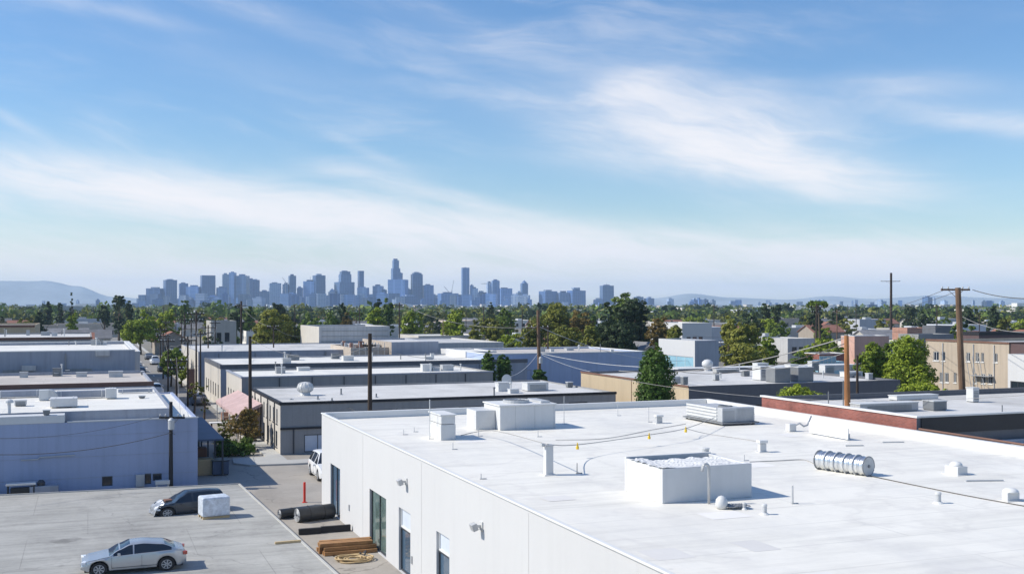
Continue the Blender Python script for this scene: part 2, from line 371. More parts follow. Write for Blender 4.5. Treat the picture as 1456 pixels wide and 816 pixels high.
def building(name, label, x0, x1, y0, y1, zt, wall, roof, par=.3, side=None, coping=None, front=(), left=(), z0=0, group=None,
             cat='building', ct=.22, cop_h=.10, fascia=None, wk={}):
    t = thing(name, label, cat, ((x0+x1)/2, (y0+y1)/2, z0), group)
    D = .12
    w = MB(); Pf = facade(w, (x0,y0), (x1,y0), z0, zt, front, D)
    w.face([(x1,y0,z0),(x1,y1,z0),(x1,y1,zt),(x1,y0,zt)]); w.face([(x1,y1,z0),(x0,y1,z0),(x0,y1,zt),(x1,y1,zt)])
    s = w if side is None else MB()
    Pl = facade(s, (x0,y1), (x0,y0), z0, zt, left, D)
    if par:
        zr = zt-par; a, b, c, d = x0+ct, x1-ct, y0+ct, y1-ct
        for q in ([(x0,y0),(x1,y0),(b,c),(a,c)], [(x1,y0),(x1,y1),(b,d),(b,c)], [(x1,y1),(x0,y1),(a,d),(b,d)], [(x0,y1),(x0,y0),(a,c),(a,d)]):
            w.face([(p[0],p[1],zt) for p in q])
        for p, q in (((a,c),(b,c)), ((b,c),(b,d)), ((b,d),(a,d)), ((a,d),(a,c))):
            w.face([(p[0],p[1],zr),(q[0],q[1],zr),(q[0],q[1],zt),(p[0],p[1],zt)])
        r = MB(); r.face([(a,c,zr),(b,c,zr),(b,d,zr),(a,d,zr)])
    else:
        r = MB(); r.box(x0-.12, x1+.12, y0-.12, y1+.12, zt+.003, zt+.16)
    w.build('wall', M[wall], t)
    if side: s.build('side_wall', M[side], t)
    r.build('roof', M[roof], t)
    if coping and par:
        c_ = MB(); e = .04; k = ct+.03
        c_.box(x0-e, x1+e, y0-e, y0+k, zt+.003, zt+cop_h); c_.box(x0-e, x1+e, y1-k, y1+e, zt+.003, zt+cop_h)
        c_.box(x0-e, x0+k, y0+k+.001, y1-k-.001, zt+.003, zt+cop_h); c_.box(x1-k, x1+e, y0+k+.001, y1-k-.001, zt+.003, zt+cop_h)
        c_.build('coping', M[coping], t)
    if fascia:
        fm, fh = fascia; c_ = MB(); e = .07
        c_.box(x0-e, x1+e, y0-e, y0-.003, zt-fh, zt+.05); c_.box(x0-e, x0-.003, y0, y1, zt-fh, zt+.05)
        c_.box(x0-e, x1+e, y0-.003, y0+ct, zt+.004, zt+.05); c_.box(x0-.003, x0+ct, y0+ct+.001, y1, zt+.004, zt+.05)
        c_.build('fascia', M[fm], t)
    for o in front: fill_opening(Pf, o, D, t, **({**wk, **(o[4] if len(o) > 4 else {})}))
    for o in left: fill_opening(Pl, o, D, t, **({**wk, **(o[4] if len(o) > 4 else {})}))
    return t

def wins(L, n, z0, z1, w, start=None, end=None, **kw):
    a = .8 if start is None else start; b = L-.8 if end is None else end
    st = (b-a)/n
    return [(a+st*(i+.5)-w/2, a+st*(i+.5)+w/2, z0, z1, kw) for i in range(n)]

# ------------------------------------------------------------------ foliage
def leaves_mesh(name, lobes, n, leaf, seed, clump=.27, per=30):
    rg = np.random.default_rng(seed)
    lob = np.array(lobes, float); area = (lob[:,3]*lob[:,4]*lob[:,5])**(2/3); pr = area/area.sum()
    nc = max(4, n//per)
    li = rg.choice(len(lob), nc, p=pr)
    d = rg.normal(size=(nc,3)); d /= np.linalg.norm(d, axis=1)[:,None]
    rad = rg.uniform(.55, 1.02, nc)**.6
    cc = lob[li,:3] + d*lob[li,3:6]*rad[:,None]
    crad = lob[li,3:6].mean(axis=1)*clump*rg.uniform(.6,1.5,nc)
    ci = rg.integers(0, nc, n)
    e = rg.normal(size=(n,3)); e /= np.linalg.norm(e, axis=1)[:,None]
    pos = cc[ci] + e*crad[ci][:,None]*(rg.uniform(.3,1,n)**.5)[:,None]*np.array([1.15,1.15,.75])
    nr = e*.7 + d[ci]*.6 + rg.normal(size=(n,3))*.55 + np.array([0,0,.25]); nr /= np.linalg.norm(nr, axis=1)[:,None]
    a = np.cross(nr, rg.normal(size=(n,3))); a /= np.linalg.norm(a, axis=1)[:,None]; b = np.cross(nr, a)
    sz = leaf*rg.uniform(.6,1.35,n)[:,None]
    V = np.stack([pos-a*sz, pos-b*sz*.55+nr*sz*.1, pos+a*sz, pos+b*sz*.55+nr*sz*.1], 1).reshape(-1,3)
    me = bpy.data.meshes.new(name)
    me.vertices.add(4*n); me.vertices.foreach_set('co', V.ravel())
    me.loops.add(4*n); me.loops.foreach_set('vertex_index', np.arange(4*n))
    me.polygons.add(n); me.polygons.foreach_set('loop_start', np.arange(0,4*n,4)); me.polygons.foreach_set('loop_total', np.full(n,4))
    me.update(calc_edges=True); return me

def crown_lobes(kind, w, h, seed):
    rg = random.Random(seed); L = []
    r = w/2
    if kind == 'column':      # clipped, ivy-like column; slightly ragged
        for i in range(15):
            f = i/14; rr = r*(.9 if f < .74 else .9*math.sqrt(max(.10, 1-((f-.74)/.275)**2)))
            L.append((rg.uniform(-.07,.07)*r, rg.uniform(-.07,.07)*r, h*(.07+.83*f), rr, rr, h*.085))
    elif kind == 'cone':
        for i in range(9):
            f = i/8; rr = r*(1.0-.86*f)*rg.uniform(.85,1.1)
            L.append((rg.uniform(-.15,.15)*r, rg.uniform(-.15,.15)*r, h*(.2+.76*f), rr, rr, h*.075))
    elif kind == 'bush':
        for i in range(7):
            a = rg.uniform(0, 6.28); q = rg.uniform(.2,.55)*r
            L.append((math.cos(a)*q, math.sin(a)*q, h*rg.uniform(.35,.62), r*.55, r*.55, h*.36))
    elif kind == 'dome':
        for i in range(13):
            a = rg.uniform(0, 6.28); q = rg.uniform(.1,.62)*r
            L.append((math.cos(a)*q, math.sin(a)*q, h*(.86-.25*(q/r)**2-.1*rg.random()), r*.42, r*.42, h*.11))
    elif kind == 'tall':
        for i in range(10):
            a = rg.uniform(0, 6.28); f = rg.random(); q = rg.uniform(.1,.6)*r*(1-.5*f)
            L.append((math.cos(a)*q, math.sin(a)*q, h*(.27+.6*f), r*.55, r*.55, h*.14))
    elif kind == 'palm':
        for i in range(8):
            a = 6.28*i/8; L.append((math.cos(a)*r*.55, math.sin(a)*r*.55, h*.93, r*.45, r*.45, h*.03))
    else:                     # round / broad
        for i in range(15):
            a = rg.uniform(0, 6.28); f = rg.random(); q = rg.uniform(.12,.72)*r*math.sqrt(max(.1,1-(f-.35)**2*1.6))
            L.append((math.cos(a)*q, math.sin(a)*q, h*(.38+.46*f), r*rg.uniform(.36,.5), r*rg.uniform(.36,.5), h*rg.uniform(.14,.2)))
    return L

def trunk_mb(kind, w, h, seed):
    rg = random.Random(seed+99); m = MB(); r0 = max(.05, h*.022)
    hh = h*(.93 if kind == 'palm' else .6)
    pts = [(0,0,0),(rg.uniform(-.03,.03)*h,rg.uniform(-.03,.03)*h,hh*.5),(rg.uniform(-.04,.04)*h,rg.uniform(-.04,.04)*h,hh)]
    m.tube(pts, [r0*1.3, r0*.9, r0*.45], 7)
    if kind not in ('palm','column'):
        for i in range(5):
            a = rg.uniform(0,6.28); z = rg.uniform(.22,.5)*h; q = w*.34
            b = (math.cos(a)*q, math.sin(a)*q, z+h*.25)
            m.tube([(0,0,z), (b[0]*.5,b[1]*.5,z+h*.1), b], [r0*.55, r0*.4, r0*.15], 5)
    return m

def tree(label, kind, loc, w, h, leafm, n, leaf, seed, cat='tree', name='tree', group=None, base=0.0, parent_parts=True):
    t = thing(name, label, cat, loc, group)
    if cat != 'shrub' and kind != 'bush': trunk_mb(kind, w, h, seed).build('trunk', M['bark'], t, local=True)
    me = leaves_mesh('crown', crown_lobes(kind, w, h, seed), n, leaf, seed); me.materials.append(LEAF[leafm])
    o = bpy.data.objects.new('crown' if kind != 'bush' else 'foliage', me); COL.objects.link(o); o.parent = t
    return t

# ------------------------------------------------------------------ cars
def car(label, loc, rz, paint='car_silver', style='sedan', detail=True, group=None, L=4.55, name='parked_car', front_right_only=False):
    t = thing(name, label, 'car', loc, group, rz)
    W = .89
    xf = {'sedan': (1.42,-1.32), 'suv': (1.38,-1.38)}[style]; wr = .33 if style == 'sedan' else .38; ar = wr+.06
    H = 1.44 if style == 'sedan' else 1.78
    def pw(tab, x):
        for (a, b), (c, d) in zip(tab, tab[1:]):
            if x <= c: 
                f = (x-a)/(c-a); return b+(d-b)*(f*f*(3-2*f)*.5+f*.5)
        return tab[-1][1]
    h = L/2
    if style == 'sedan':
        belt = [(-h,.72),(-h+.12,.93),(-1.55,1.0),(-.6,.96),(.75,.90),(1.0,.87),(h-.35,.74),(h-.06,.62),(h,.50)]
        top  = [(-h,.72),(-h+.12,.94),(-1.75,1.06),(-1.15,1.33),(-.35,1.43),(.15,1.40),(.62,1.18),(1.05,.89),(h-.35,.76),(h-.06,.64),(h,.50)]
    else:
        belt = [(-h,.9),(-h+.1,1.08),(-1.5,1.1),(.8,1.05),(1.1,1.03),(h-.25,.92),(h,.62)]
        top  = [(-h,.9),(-h+.1,1.2),(-h+.35,1.70),(-.9,1.78),(.2,1.76),(.62,1.45),(1.05,1.06),(h-.25,.94),(h,.62)]
    N = 76 if detail else 26
    xs = [-h+L*i/N for i in range(N+1)]
    def halfw(x):
        e = max(0, abs(x)-(h-.55))/.55
        return W*(1-.20*e*e)
    def low(x):
        z = .24+.10*max(0,(abs(x)-(h-.3))/.3)
        for c in xf:
            if abs(x-c) < ar: z = max(z, wr+math.sqrt(max(0, ar*ar-(x-c)**2)))
        return z
    rows = []
    for x in xs:
        w = halfw(x); zb = pw(belt, x); zt = max(pw(top, x), zb+.012); zl = min(low(x), zb-.05); g = zt-zb
        rw = max(w-.04-g*.50, .35)
        pr = [(w-.05, zl), (w, zl+(zb-zl)*.30), (w+.005, zl+(zb-zl)*.62), (w-.035, zb-.015), (w-.065, zb),
              (w-.065+(rw-w+.065)*.88, zb+g*.86), (rw-.05, zb+g*.95), (rw*.5, zt+.01), (0, zt+.02)]
        rows.append(pr)
    body, glass = MB(), MB(); glassx = (-1.72, 1.0) if style == 'sedan' else (-h+.14, 1.02)
    pil = (.02,) if style == 'sedan' else (.0,-1.15)
    for i in range(N):
        xm = (xs[i]+xs[i+1])/2
        for j in range(8):
            for sgn in (1, -1):
                q = [(xs[i], sgn*rows[i][j][0], rows[i][j][1]), (xs[i+1], sgn*rows[i+1][j][0], rows[i+1][j][1]),
                     (xs[i+1], sgn*rows[i+1][j+1][0], rows[i+1][j+1][1]), (xs[i], sgn*rows[i][j+1][0], rows[i][j+1][1])]
                if sgn == 1: q.reverse()
                gz = rows[i][5][1]-rows[i][4][1]
                isg = False
                if glassx[0] < xm < glassx[1] and gz > .05:
                    if j == 4 and gz > .12 and not any(abs(xm-p) < .045 for p in pil): isg = True
                    topx = pw(top, xm)
                    slope = abs(pw(top, xs[i+1])-pw(top, xs[i]))/(xs[i+1]-xs[i])
                    if j >= 6 and slope > .36: isg = True
                (glass if isg else body).face(q)
    for x, sgn in ((xs[0], -1), (xs[-1], 1)):
        pr = rows[0] if sgn < 0 else rows[-1]
        pts = [(x, y, z) for y, z in pr]+[(x, -y, z) for y, z in reversed(pr[:-1])]
        body.face(pts if sgn > 0 else pts[::-1])
    bo = body.build('body', M[paint], t, local=True, smooth=True)
    md = bo.modifiers.new('weld', 'WELD'); md.merge_threshold = .002
    if detail:
        es = bo.modifiers.new('edge', 'EDGE_SPLIT'); es.split_angle = R(38)
    gl = glass.build('window_glass', M['glass_dark'], t, local=True, smooth=True)
    md = gl.modifiers.new('weld', 'WELD'); md.merge_threshold = .002
    ub = MB(); ub.box(-h+.15, h-.15, -W+.13, W-.13, .2, .62); ub.build('underbody', M['rubber'], t, local=True)
    for cx in xf:
        for sg in (1, -1):
            y = sg*(W-.09); w = MB()
            w.cyl((cx, y-sg*.11, wr), (cx, y+sg*.075, wr), wr, n=22); wo = w.build('wheel', M['rubber'], t, local=True)
            r = MB(); r.cyl((cx, y+sg*.07, wr), (cx, y+sg*.082, wr), wr*.66, n=18)
            if detail:
                for k in range(7):
                    a = k*6.283/7; r.obox((cx+math.cos(a)*wr*.36, y+sg*.088, wr+math.sin(a)*wr*.36), (wr*.3, .008, .022), 0, -a if False else a)
            r.build('rim', M['galv_dull'] if detail else M['galv_dark'], wo, local=True)
            if detail:
                q = MB(); q.cyl((cx, y+sg*.0825, wr), (cx, y+sg*.0835, wr), wr*.60, n=18); q.build('spoke_gap_shade', M['frame_dark'], wo, local=True)  # dark disc on the rim, painting the shade between the spokes
    if detail:
        for sg in (1, -1):
            m = MB(); m.obox((h-.16, sg*(W-.25), .64), (.10, .17, .065), sg*-.35); m.build('headlight', M['lamp_clear'], t, local=True, bevel=.02)
            m = MB(); m.obox((-h+.09, sg*(W-.22), .80), (.09, .15, .085), sg*.35); m.build('taillight', M['lamp_red'], t, local=True, bevel=.02)
            m = MB(); m.obox((.62, sg*(W+.06), .98), (.06, .09, .06)); m.build('mirror', M[paint], t, local=True, bevel=.02)
            for dx in (.12, -.85):
                m = MB(); m.box(dx, dx+.16, *sorted((sg*(W-.005), sg*(W+.02))), .82, .845); m.build('handle', M[paint], t, local=True)
        for sg in (1, -1):
            q = MB(); yy = sorted((sg*(W-.012), sg*(W+.0085)))
            for dx in ((.92, .02, -.95) if style == 'suv' else (.92, -.30)): q.box(dx-.006, dx+.006, *yy, .34, .86)
            q.box(-.95, .92, *yy, .34, .352); q.build('door_seam', M['frame_dark'], t, local=True)
        m = MB(); m.box(h-.06, h+.01, -.38, .38, .40, .52); m.build('grille', M['black_plastic'], t, local=True, bevel=.01)
        m = MB(); m.box(-h-.012, -h+.05, -.26, .26, .48, .60); m.build('plate', M['white_trim'], t, local=True)
    return t
# ================================================================== SETTING
def struct(mb, name, m, **k): return mb.build(name, m, kind='structure', origin=(0,0,0), **k)
m = MB(); m.face([(-2900,-1400,0),(9400,-1400,0),(9400,9400,0),(-2900,9400,0)]); struct(m, 'ground', M['earth'])
m = MB(); m.face([(-60,30,.004),(75,30,.004),(75,118,.004),(-60,118,.004)]); struct(m, 'yard_paving', M['concrete'])
m = MB(); m.face([(7.2,118,.008),(13.6,118,.008),(13.6,900,.008),(7.2,900,.008)]); struct(m, 'street', M['asphalt'])
m = MB(); m.box(5.6,7.2,118,900,-.05,.13); m.box(13.6,14.25,118,900,-.05,.13)
m.prism([(10.2,83.8),(11.2,82.4),(14.25,82.0),(22,82.0),(22,84),(14.25,84),(14.25,118),(13.0,118),(13.0,86.5),(10.4,86.4)], -.05, .13)
struct(m, 'pavement', M['kerb'])
m = MB()
for i in range(60):
    m.box(10.3,10.45,120+i*12,123+i*12,.010,.014)
struct(m, 'road_marking', M['paint_white'])
# raised parking slab, with a low kerb along its edge
DZ = .5
dk = [(-60,28),(10.35,28),(9.95,46),(9.08,71.5),(-6,72.6),(-60,75.0)]
m = MB(); m.prism(dk, -.1, DZ); struct(m, 'parking_slab', M['deck'])
m = MB()
def strip(a, b, w, z0, z1):
    dx, dy = b[0]-a[0], b[1]-a[1]; L = math.hypot(dx, dy); nx, ny = -dy/L*w, dx/L*w
    m.prism([a, b, (b[0]+nx, b[1]+ny), (a[0]+nx, a[1]+ny)], z0, z1)
for q in (1,2,3,4): strip(dk[q], dk[q+1], .10, DZ, DZ+.06)
struct(m, 'slab_kerb', M['kerb'])

# hills
def hills(name, prof, d, depth, seed):
    rg = random.Random(seed); m = MB(); pts = []
    for px, py in prof: pts.append((px, py))
    n = 90; P = []
    a0, a1 = prof[0][0], prof[-1][0]
    for i in range(n+1):
        px = a0+(a1-a0)*i/n
        for (x0,y0),(x1,y1) in zip(prof, prof[1:]):
            if px <= x1+1e-6: f=(px-x0)/(x1-x0); f=f*f*(3-2*f); py = y0+(y1-y0)*f; break
        h = (HY-py)*d/F+CH; h *= 1+.012*math.sin(i*.5)+.01*rg.uniform(-1,1)
        row = []
        for j in range(9):
            g = j/8*2-1; dd = d+g*depth; hh = max(-2, h*(math.cos(g*1.57)**1.3 if abs(g) < 1 else 0)*1)
            row.append(at(px, dd, hh-2*(abs(g)>.99)))
        P.append(row)
    v = [p for r in P for p in r]; f = [(i*9+j, (i+1)*9+j, (i+1)*9+j+1, i*9+j+1) for i in range(n) for j in range(8)]
    m.idx(v, f); return m.build(name, M['hill'], kind='structure', origin=(0,0,0), smooth=True)
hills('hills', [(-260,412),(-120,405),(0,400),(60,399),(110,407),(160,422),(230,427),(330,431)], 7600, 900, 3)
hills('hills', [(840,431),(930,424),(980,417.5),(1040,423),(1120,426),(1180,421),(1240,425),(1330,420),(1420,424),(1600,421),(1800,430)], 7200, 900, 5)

# ================================================================== MAIN WHITE BUILDING
RZ, PT = 5.12, 5.47
X0, X1, YN, YF = 13.1, 39.9, 9.0, 65.2
main = thing('warehouse', 'large white warehouse with a flat white roof filling the right foreground', 'warehouse', ((X0+X1)/2, (YN+YF)/2, 0))
def uL(px): return YF - yX(px, X0)       # distance along left wall from the far corner
def zL(px, py): return zof(py, dX(px, X0))
ops = []
def op(pl, pr, pt, pb): # pixel extent of an opening in the left wall
    u0, u1 = uL(pl), uL(pr); return [u0, u1, max(.03, zL(pl, pb)), zL(pl, pt)]
o1 = op(470,483.5,658,728); o2 = op(525.5,549,694,782); o3 = op(567,583.5,720,812); o4 = op(620.5,639,754,900); o5 = op(700,735,828,1000)
w = MB(); D = .22
P = facade(w, (X0,YF), (X0,YN), 0, PT, [o1,o2,o3,o4,o5], D)
w.face([(X0,YN,0),(X1,YN,0),(X1,YN,PT),(X0,YN,PT)]); w.face([(X1,YN,0),(X1,YF,0),(X1,YF,PT),(X1,YN,PT)]); w.face([(X1,YF,0),(X0,YF,0),(X0,YF,PT),(X1,YF,PT)])
w.build('wall', M['white_wall'], main)
r = MB(); r.face([(X0,YN,RZ),(X1,YN,RZ),(X1,YF,RZ),(X0,YF,RZ)]); r.build('roof', M['roof_white'], main)
c = MB(); e, k = .05, .32
c.box(X0-e, X0+.14, YN-e, YF+e, PT-.03, PT+.05); c.box(X0+.002, X0+.12, YN-e+.06, YF-.02, RZ-.02, PT-.031); c.box(X1-k, X1+e, YN-e, YF+e, RZ-.02, PT+.05)
c.box(X0+.142, X1-k-.002, YF-k, YF+e, RZ-.02, PT+.05); c.box(X0+.142, X1-k-.002, YN-e, YN+k, RZ-.02, PT+.05)
c.build('parapet', M['white_trim'], main, bevel=.03)
fill_opening(P, o1, D, main, 'door', 'frame_dark', 'glass_blue', 2)
fill_opening(P, o2, D, main, 'window', 'frame_dark', 'glass_green', 2)
d3 = list(o3); zt = o3[3]-.9
fill_opening(P, [o3[0],o3[1],o3[2],zt], D, main, 'door', 'frame_dark', 'glass_blue', 1)
fill_opening(P, [o3[0],o3[1],zt,o3[3]], D, main, 'window', 'white_trim', 'blind', 1)
zt = zL(621, 782)
fill_opening(P, [o4[0],o4[1],o4[2],zt], D, main, 'door', 'frame_dark', 'glass_blue', 1)
fill_opening(P, [o4[0],o4[1],zt,o4[3]], D, main, 'window', 'white_trim', 'blind', 1)
fill_opening(P, o5, D, main, 'door', 'frame_dark', 'glass_dark', 1)
for px, py, s in ((578,684,1.0),(685,747,1.0)):
    y, z = yX(px, X0), zL(px, py)
    f = MB(); f.box(X0-.05, X0-.002, y-.16*s, y+.16*s, z-.16*s, z+.16*s); f.box(X0-.22, X0-.05, y-.05, y+.05, z-.05, z+.05)
    lo = f.build('wall_light', M['metal_white'], main, label='white bulkhead flood light on the wall', bevel=.01)
    g = MB(); g.obox((X0-.30, y, z-.02), (.10, .17, .13), 0, .35); g.build('lamp_head', M['galv_dull'], lo, bevel=.02)
for px, py in ((497,721),(586,795)):
    y, z = yX(px, X0), zL(px, py); f = MB(); f.box(X0-.06, X0-.002, y-.07, y+.07, z-.16, z+.16); f.build('wall_box', M['galv_dull'], main)
for u in (10.5, 21, 33, 44):   # expansion joints
    f = MB(); y = YF-u; f.box(X0-.006, X0-.001, y-.012, y+.012, .05, PT-.1); f.build('wall_joint', M['light_grey_wall'], main)

rgp = random.Random(31)
for i in range(12):
    x, y = rgp.uniform(X0+1.5, X1-2.5), rgp.uniform(22, YF-3); w_, h_ = rgp.uniform(.25,1.1), rgp.uniform(.25,.8)
    f = MB(); z = RZ+.003+i*.0005; f.face([(x-w_,y-h_,z),(x+w_,y-h_,z),(x+w_,y+h_,z),(x-w_,y+h_,z)]); f.build('membrane_patch', M['patch'], main)
# -------------------------------------------------- roof equipment
def rp(px, py): return on(px, py, RZ)
def span(pfl, pfr, pbl, hpx):
    """front-left foot, px of front-right foot, px of back-left foot, height in px at the front-left corner"""
    p = rp(*pfl); d = dY(pfl[0], p.y)
    return p.x, xY(pfr, p.y), p.y, yX(pbl, p.x), hpx*d/F
# big curb box with folded membrane
x0, x1, y0, y1, h = span((942,716), 1069, 888, 50)
cb = thing('skylight_curb', 'large open topped white curb box with crumpled membrane in the middle of the white roof', 'roof curb', ((x0+x1)/2,(y0+y1)/2,RZ))
b = MB(); tk = .13; z1 = RZ+h
b.box(x0,x1,y0,y0+tk,RZ,z1); b.box(x0,x1,y1-tk,y1,RZ,z1+.05); b.box(x0,x0+tk,y0+tk+.001,y1-tk-.001,RZ,z1-.004); b.box(x1-tk,x1,y0+tk+.001,y1-tk-.001,RZ,z1-.004)
b.build('curb_wall', M['white_curb'], cb, bevel=.02)
def sheet(x0,x1,y0,y1,z,amp,seed,nx=34,ny=34,edge=.0,th=0):
    rg = np.random.default_rng(seed); ph = rg.uniform(0,6.28,(8,)); fr = rg.uniform(1.2,5.5,(8,2)); an = rg.uniform(.3,1,8)
    s = MB(); pts = []
    for i in range(nx+1):
        for j in range(ny+1):
            u, v = i/nx, j/ny; x = x0+(x1-x0)*u; y = y0+(y1-y0)*v
            q = sum(an[k]*abs(math.sin(fr[k][0]*u*3+fr[k][1]*v*3+ph[k])) for k in range(8))/8
            pts.append((x+rg.uniform(-.01,.01), y+rg.uniform(-.01,.01), z+amp*(q-.3)+rg.uniform(-.012,.012)))
    s.idx(pts, [(i*(ny+1)+j,(i+1)*(ny+1)+j,(i+1)*(ny+1)+j+1,i*(ny+1)+j+1) for i in range(nx) for j in range(ny)])
    return s
sheet(x0+tk*.4,x1-tk*.6,y0+tk*.6,y1-.55,z1-.10,.30,4).build('membrane', M['white_trim'], cb)
f = MB(); f.box(x0+tk+.01,x1-tk-.01,y1-.56,y1-tk-.002,RZ+.02,z1-.40); f.build('inner_panel', M['galv_dark'], cb)
f = sheet(x0-.06,x0+.5,y0-.02,y1-.5,z1+.01,.14,9,8,30); f.build('membrane_flap', M['white_curb'], cb)
# gooseneck pipe
p = rp(1008,716); px_, py_ = p.x, p.y+.0
g = MB(); path = [(px_,py_,RZ),(px_,py_,RZ+1.25)]+[(px_-.13*(1-math.cos(a)),py_,RZ+1.25+.13*math.sin(a)) for a in [x*.3 for x in range(1,10)]]+[(px_-.27,py_,RZ+1.14)]
g.tube(path, .05, 8); g.build('vent_pipe', M['galv_dull'], None, 'thin gooseneck vent pipe standing against the front of the big curb box', 'vent pipe', smooth=True)
p = rp(1026,723); g = MB(); g.lathe((p.x,p.y,RZ), [(.02,0),(.17,.02),(.21,.16),(.19,.32),(.10,.42),(.01,.45)], 14)
g.build('vent_dome', M['metal_white'], None, 'small round white vent dome at the foot of the gooseneck pipe', 'roof vent', smooth=True)
p = rp(1046,722); s = sheet(p.x-.42,p.x+.42,p.y-.3,p.y+.25,RZ+.07,.20,12,10,8); s.build('crumpled_sheet', M['galv_dark'], None, 'crumpled dark grey sheet lying beside the round vent dome', 'scrap')
# small two-part box
x0,x1,y0,y1,h = span((627,626),648,610,36)
t = thing('roof_unit', 'small upright white equipment box nearest the left roof edge', 'roof unit', ((x0+x1)/2,(y0+y1)/2,RZ))
b = MB(); b.box(x0,x1,y0,y1,RZ,RZ+h*.62); b.build('lower_cabinet', M['metal_white'], t, bevel=.02)
b = MB(); b.box(x0+.02,x1-.02,y0+.02,y1-.02,RZ+h*.62+.02,RZ+h-.04); b.build('upper_cabinet', M['metal_white'], t, bevel=.02)
b = MB(); b.box(x0-.04,x1+.04,y0-.04,y1+.04,RZ+h-.04,RZ+h+.02); b.build('lid', M['white_trim'], t, bevel=.01)
b = MB(); b.box(x0-.012,x0,y0+.2,y1-.2,RZ+.2,RZ+h*.5); b.build('access_panel', M['white_trim'], t)
# big HVAC unit
x0,x1,y0,y1,h = span((711,612),790,688,34)
t = thing('air_handler', 'wide white air handling unit with a round grille on top, back left of roof', 'air handler', ((x0+x1)/2,(y0+y1)/2,RZ))
b = MB(); b.box(x0,x1,y0,y1,RZ,RZ+h); b.build('cabinet', M['white_curb'], t, bevel=.03)
b = MB(); b.box(x0-.06,x1+.06,y0-.06,y1+.06,RZ+h+.002,RZ+h+.08); b.build('lid', M['white_trim'], t, bevel=.02)
b = MB(); b.lathe(((x0+x1)/2-.2,(y0+y1)/2,RZ+h+.08), [(.75,0),(.75,.16),(.68,.16),(.66,.05)], 24); fn = b.build('fan_ring', M['galv_dull'], t)
b = MB()
for i in range(8):
    a = i*math.pi/8; b.obox(((x0+x1)/2-.2,(y0+y1)/2,RZ+h+.2), (.68,.02,.01), a)
b.build('grille', M['galv_dark'], fn)
b = MB(); b.box((x0+x1)/2+.9,x1-.2,y0+.3,y1-.3,RZ+h+.08,RZ+h+.2); b.build('access_hatch', M['galv_dull'], t, bevel=.02)
xa = xY(676, y0+1.0)
b = MB(); b.box(x0-1.15,x0-.01,y0+.7,y0+2.3,RZ,RZ+h-.25); sd = b.build('side_cabinet', M['metal_white'], t, bevel=.03)
b = MB(); b.box(x0-1.165,x0-1.15,y0+.9,y0+2.1,RZ+.2,RZ+h-.45); b.build('access_panel', M['white_trim'], sd)
for q in range(3):
    b = MB(); b.box(x0+.9+q*1.15,x0+.915+q*1.15,y0-.012,y0,RZ+.05,RZ+h-.02); b.build('panel_seam', M['galv_dull'], t)
# chimney post
x0,x1,y0,y1,h = span((776.5,676),787,772,42)
t = thing('flue_post', 'square white post carrying the cables in the left half of the roof', 'post', ((x0+x1)/2,(y0+y1)/2,RZ))
b = MB(); b.box(x0,x1,y0,y0+.3,RZ,RZ+h); b.build('shaft', M['metal_white'], t, bevel=.015)
b = MB(); b.box(x0-.03,x1+.03,y0-.03,y0+.33,RZ+h,RZ+h+.04); b.box(x0-.16,x0-.04,y0+.05,y0+.2,RZ+h-.02,RZ+h+.1); b.build('cap', M['galv_dull'], t)
b = MB(); b.box(x0-.1,x1+.1,y0-.1,y0+.4,RZ+.002,RZ+.04); b.build('base_flashing', M['white_trim'], t)
# louvred long unit
x0,x1,y0,y1,h = span((1027,605),1073,975,24)
t = thing('condenser_unit', 'long silver condenser with ribbed side standing by the back right corner of the white roof', 'condenser', ((x0+x1)/2,(y0+y1)/2,RZ))
b = MB(); b.box(x0-.15,x1+.15,y0-.25,y1+.1,RZ+.1,RZ+.17); b.build('platform', M['galv_dark'], t)
for xx in (x0, x1-.1):
    for yy in (y0, (y0+y1)/2, y1-.12):
        b = MB(); b.box(xx,xx+.1,yy,yy+.12,RZ,RZ+.098); b.build('foot', M['galv_dark'], t)
b = MB(); b.box(x0+.05,x1-.02,y0+.55,y1,RZ+.18,RZ+h*.92)
b.build('casing', M['galv_dull'], t, bevel=.02)
for q in range(4):
    b = MB(); z = RZ+.28+q*.19; b.box(x0+.0,x0+.05,y0+.62,y1-.06,z,z+.10); b.build('rib', M['metal_white'], t, bevel=.01)
b = MB(); b.box(x0,x1,y0,y0+.54,RZ+.18,RZ+h+.03); fc = b.build('front_cabinet', M['galv_dull'], t, bevel=.02)
b = MB(); b.box(x0+.08,x0+.08+(x1-x0)*.34,y0-.012,y0-.001,RZ+.26,RZ+h-.12); b.build('front_panel', M['metal_grey'], fc)
b = MB()
for i in range(13): xx = x0+(x1-x0)*.45+i*(x1-x0)*.53/13; b.box(xx,xx+.05,y0-.025,y0-.001,RZ+.26,RZ+h-.06)
b.build('louvre', M['galv_dull'], fc)
b = MB(); b.lathe(((x0+x1)/2,y0+1.4,RZ+h*.92), [(.42,0),(.42,.12),(.36,.12),(.34,.03)], 20); b.build('fan_ring', M['galv_dark'], t)
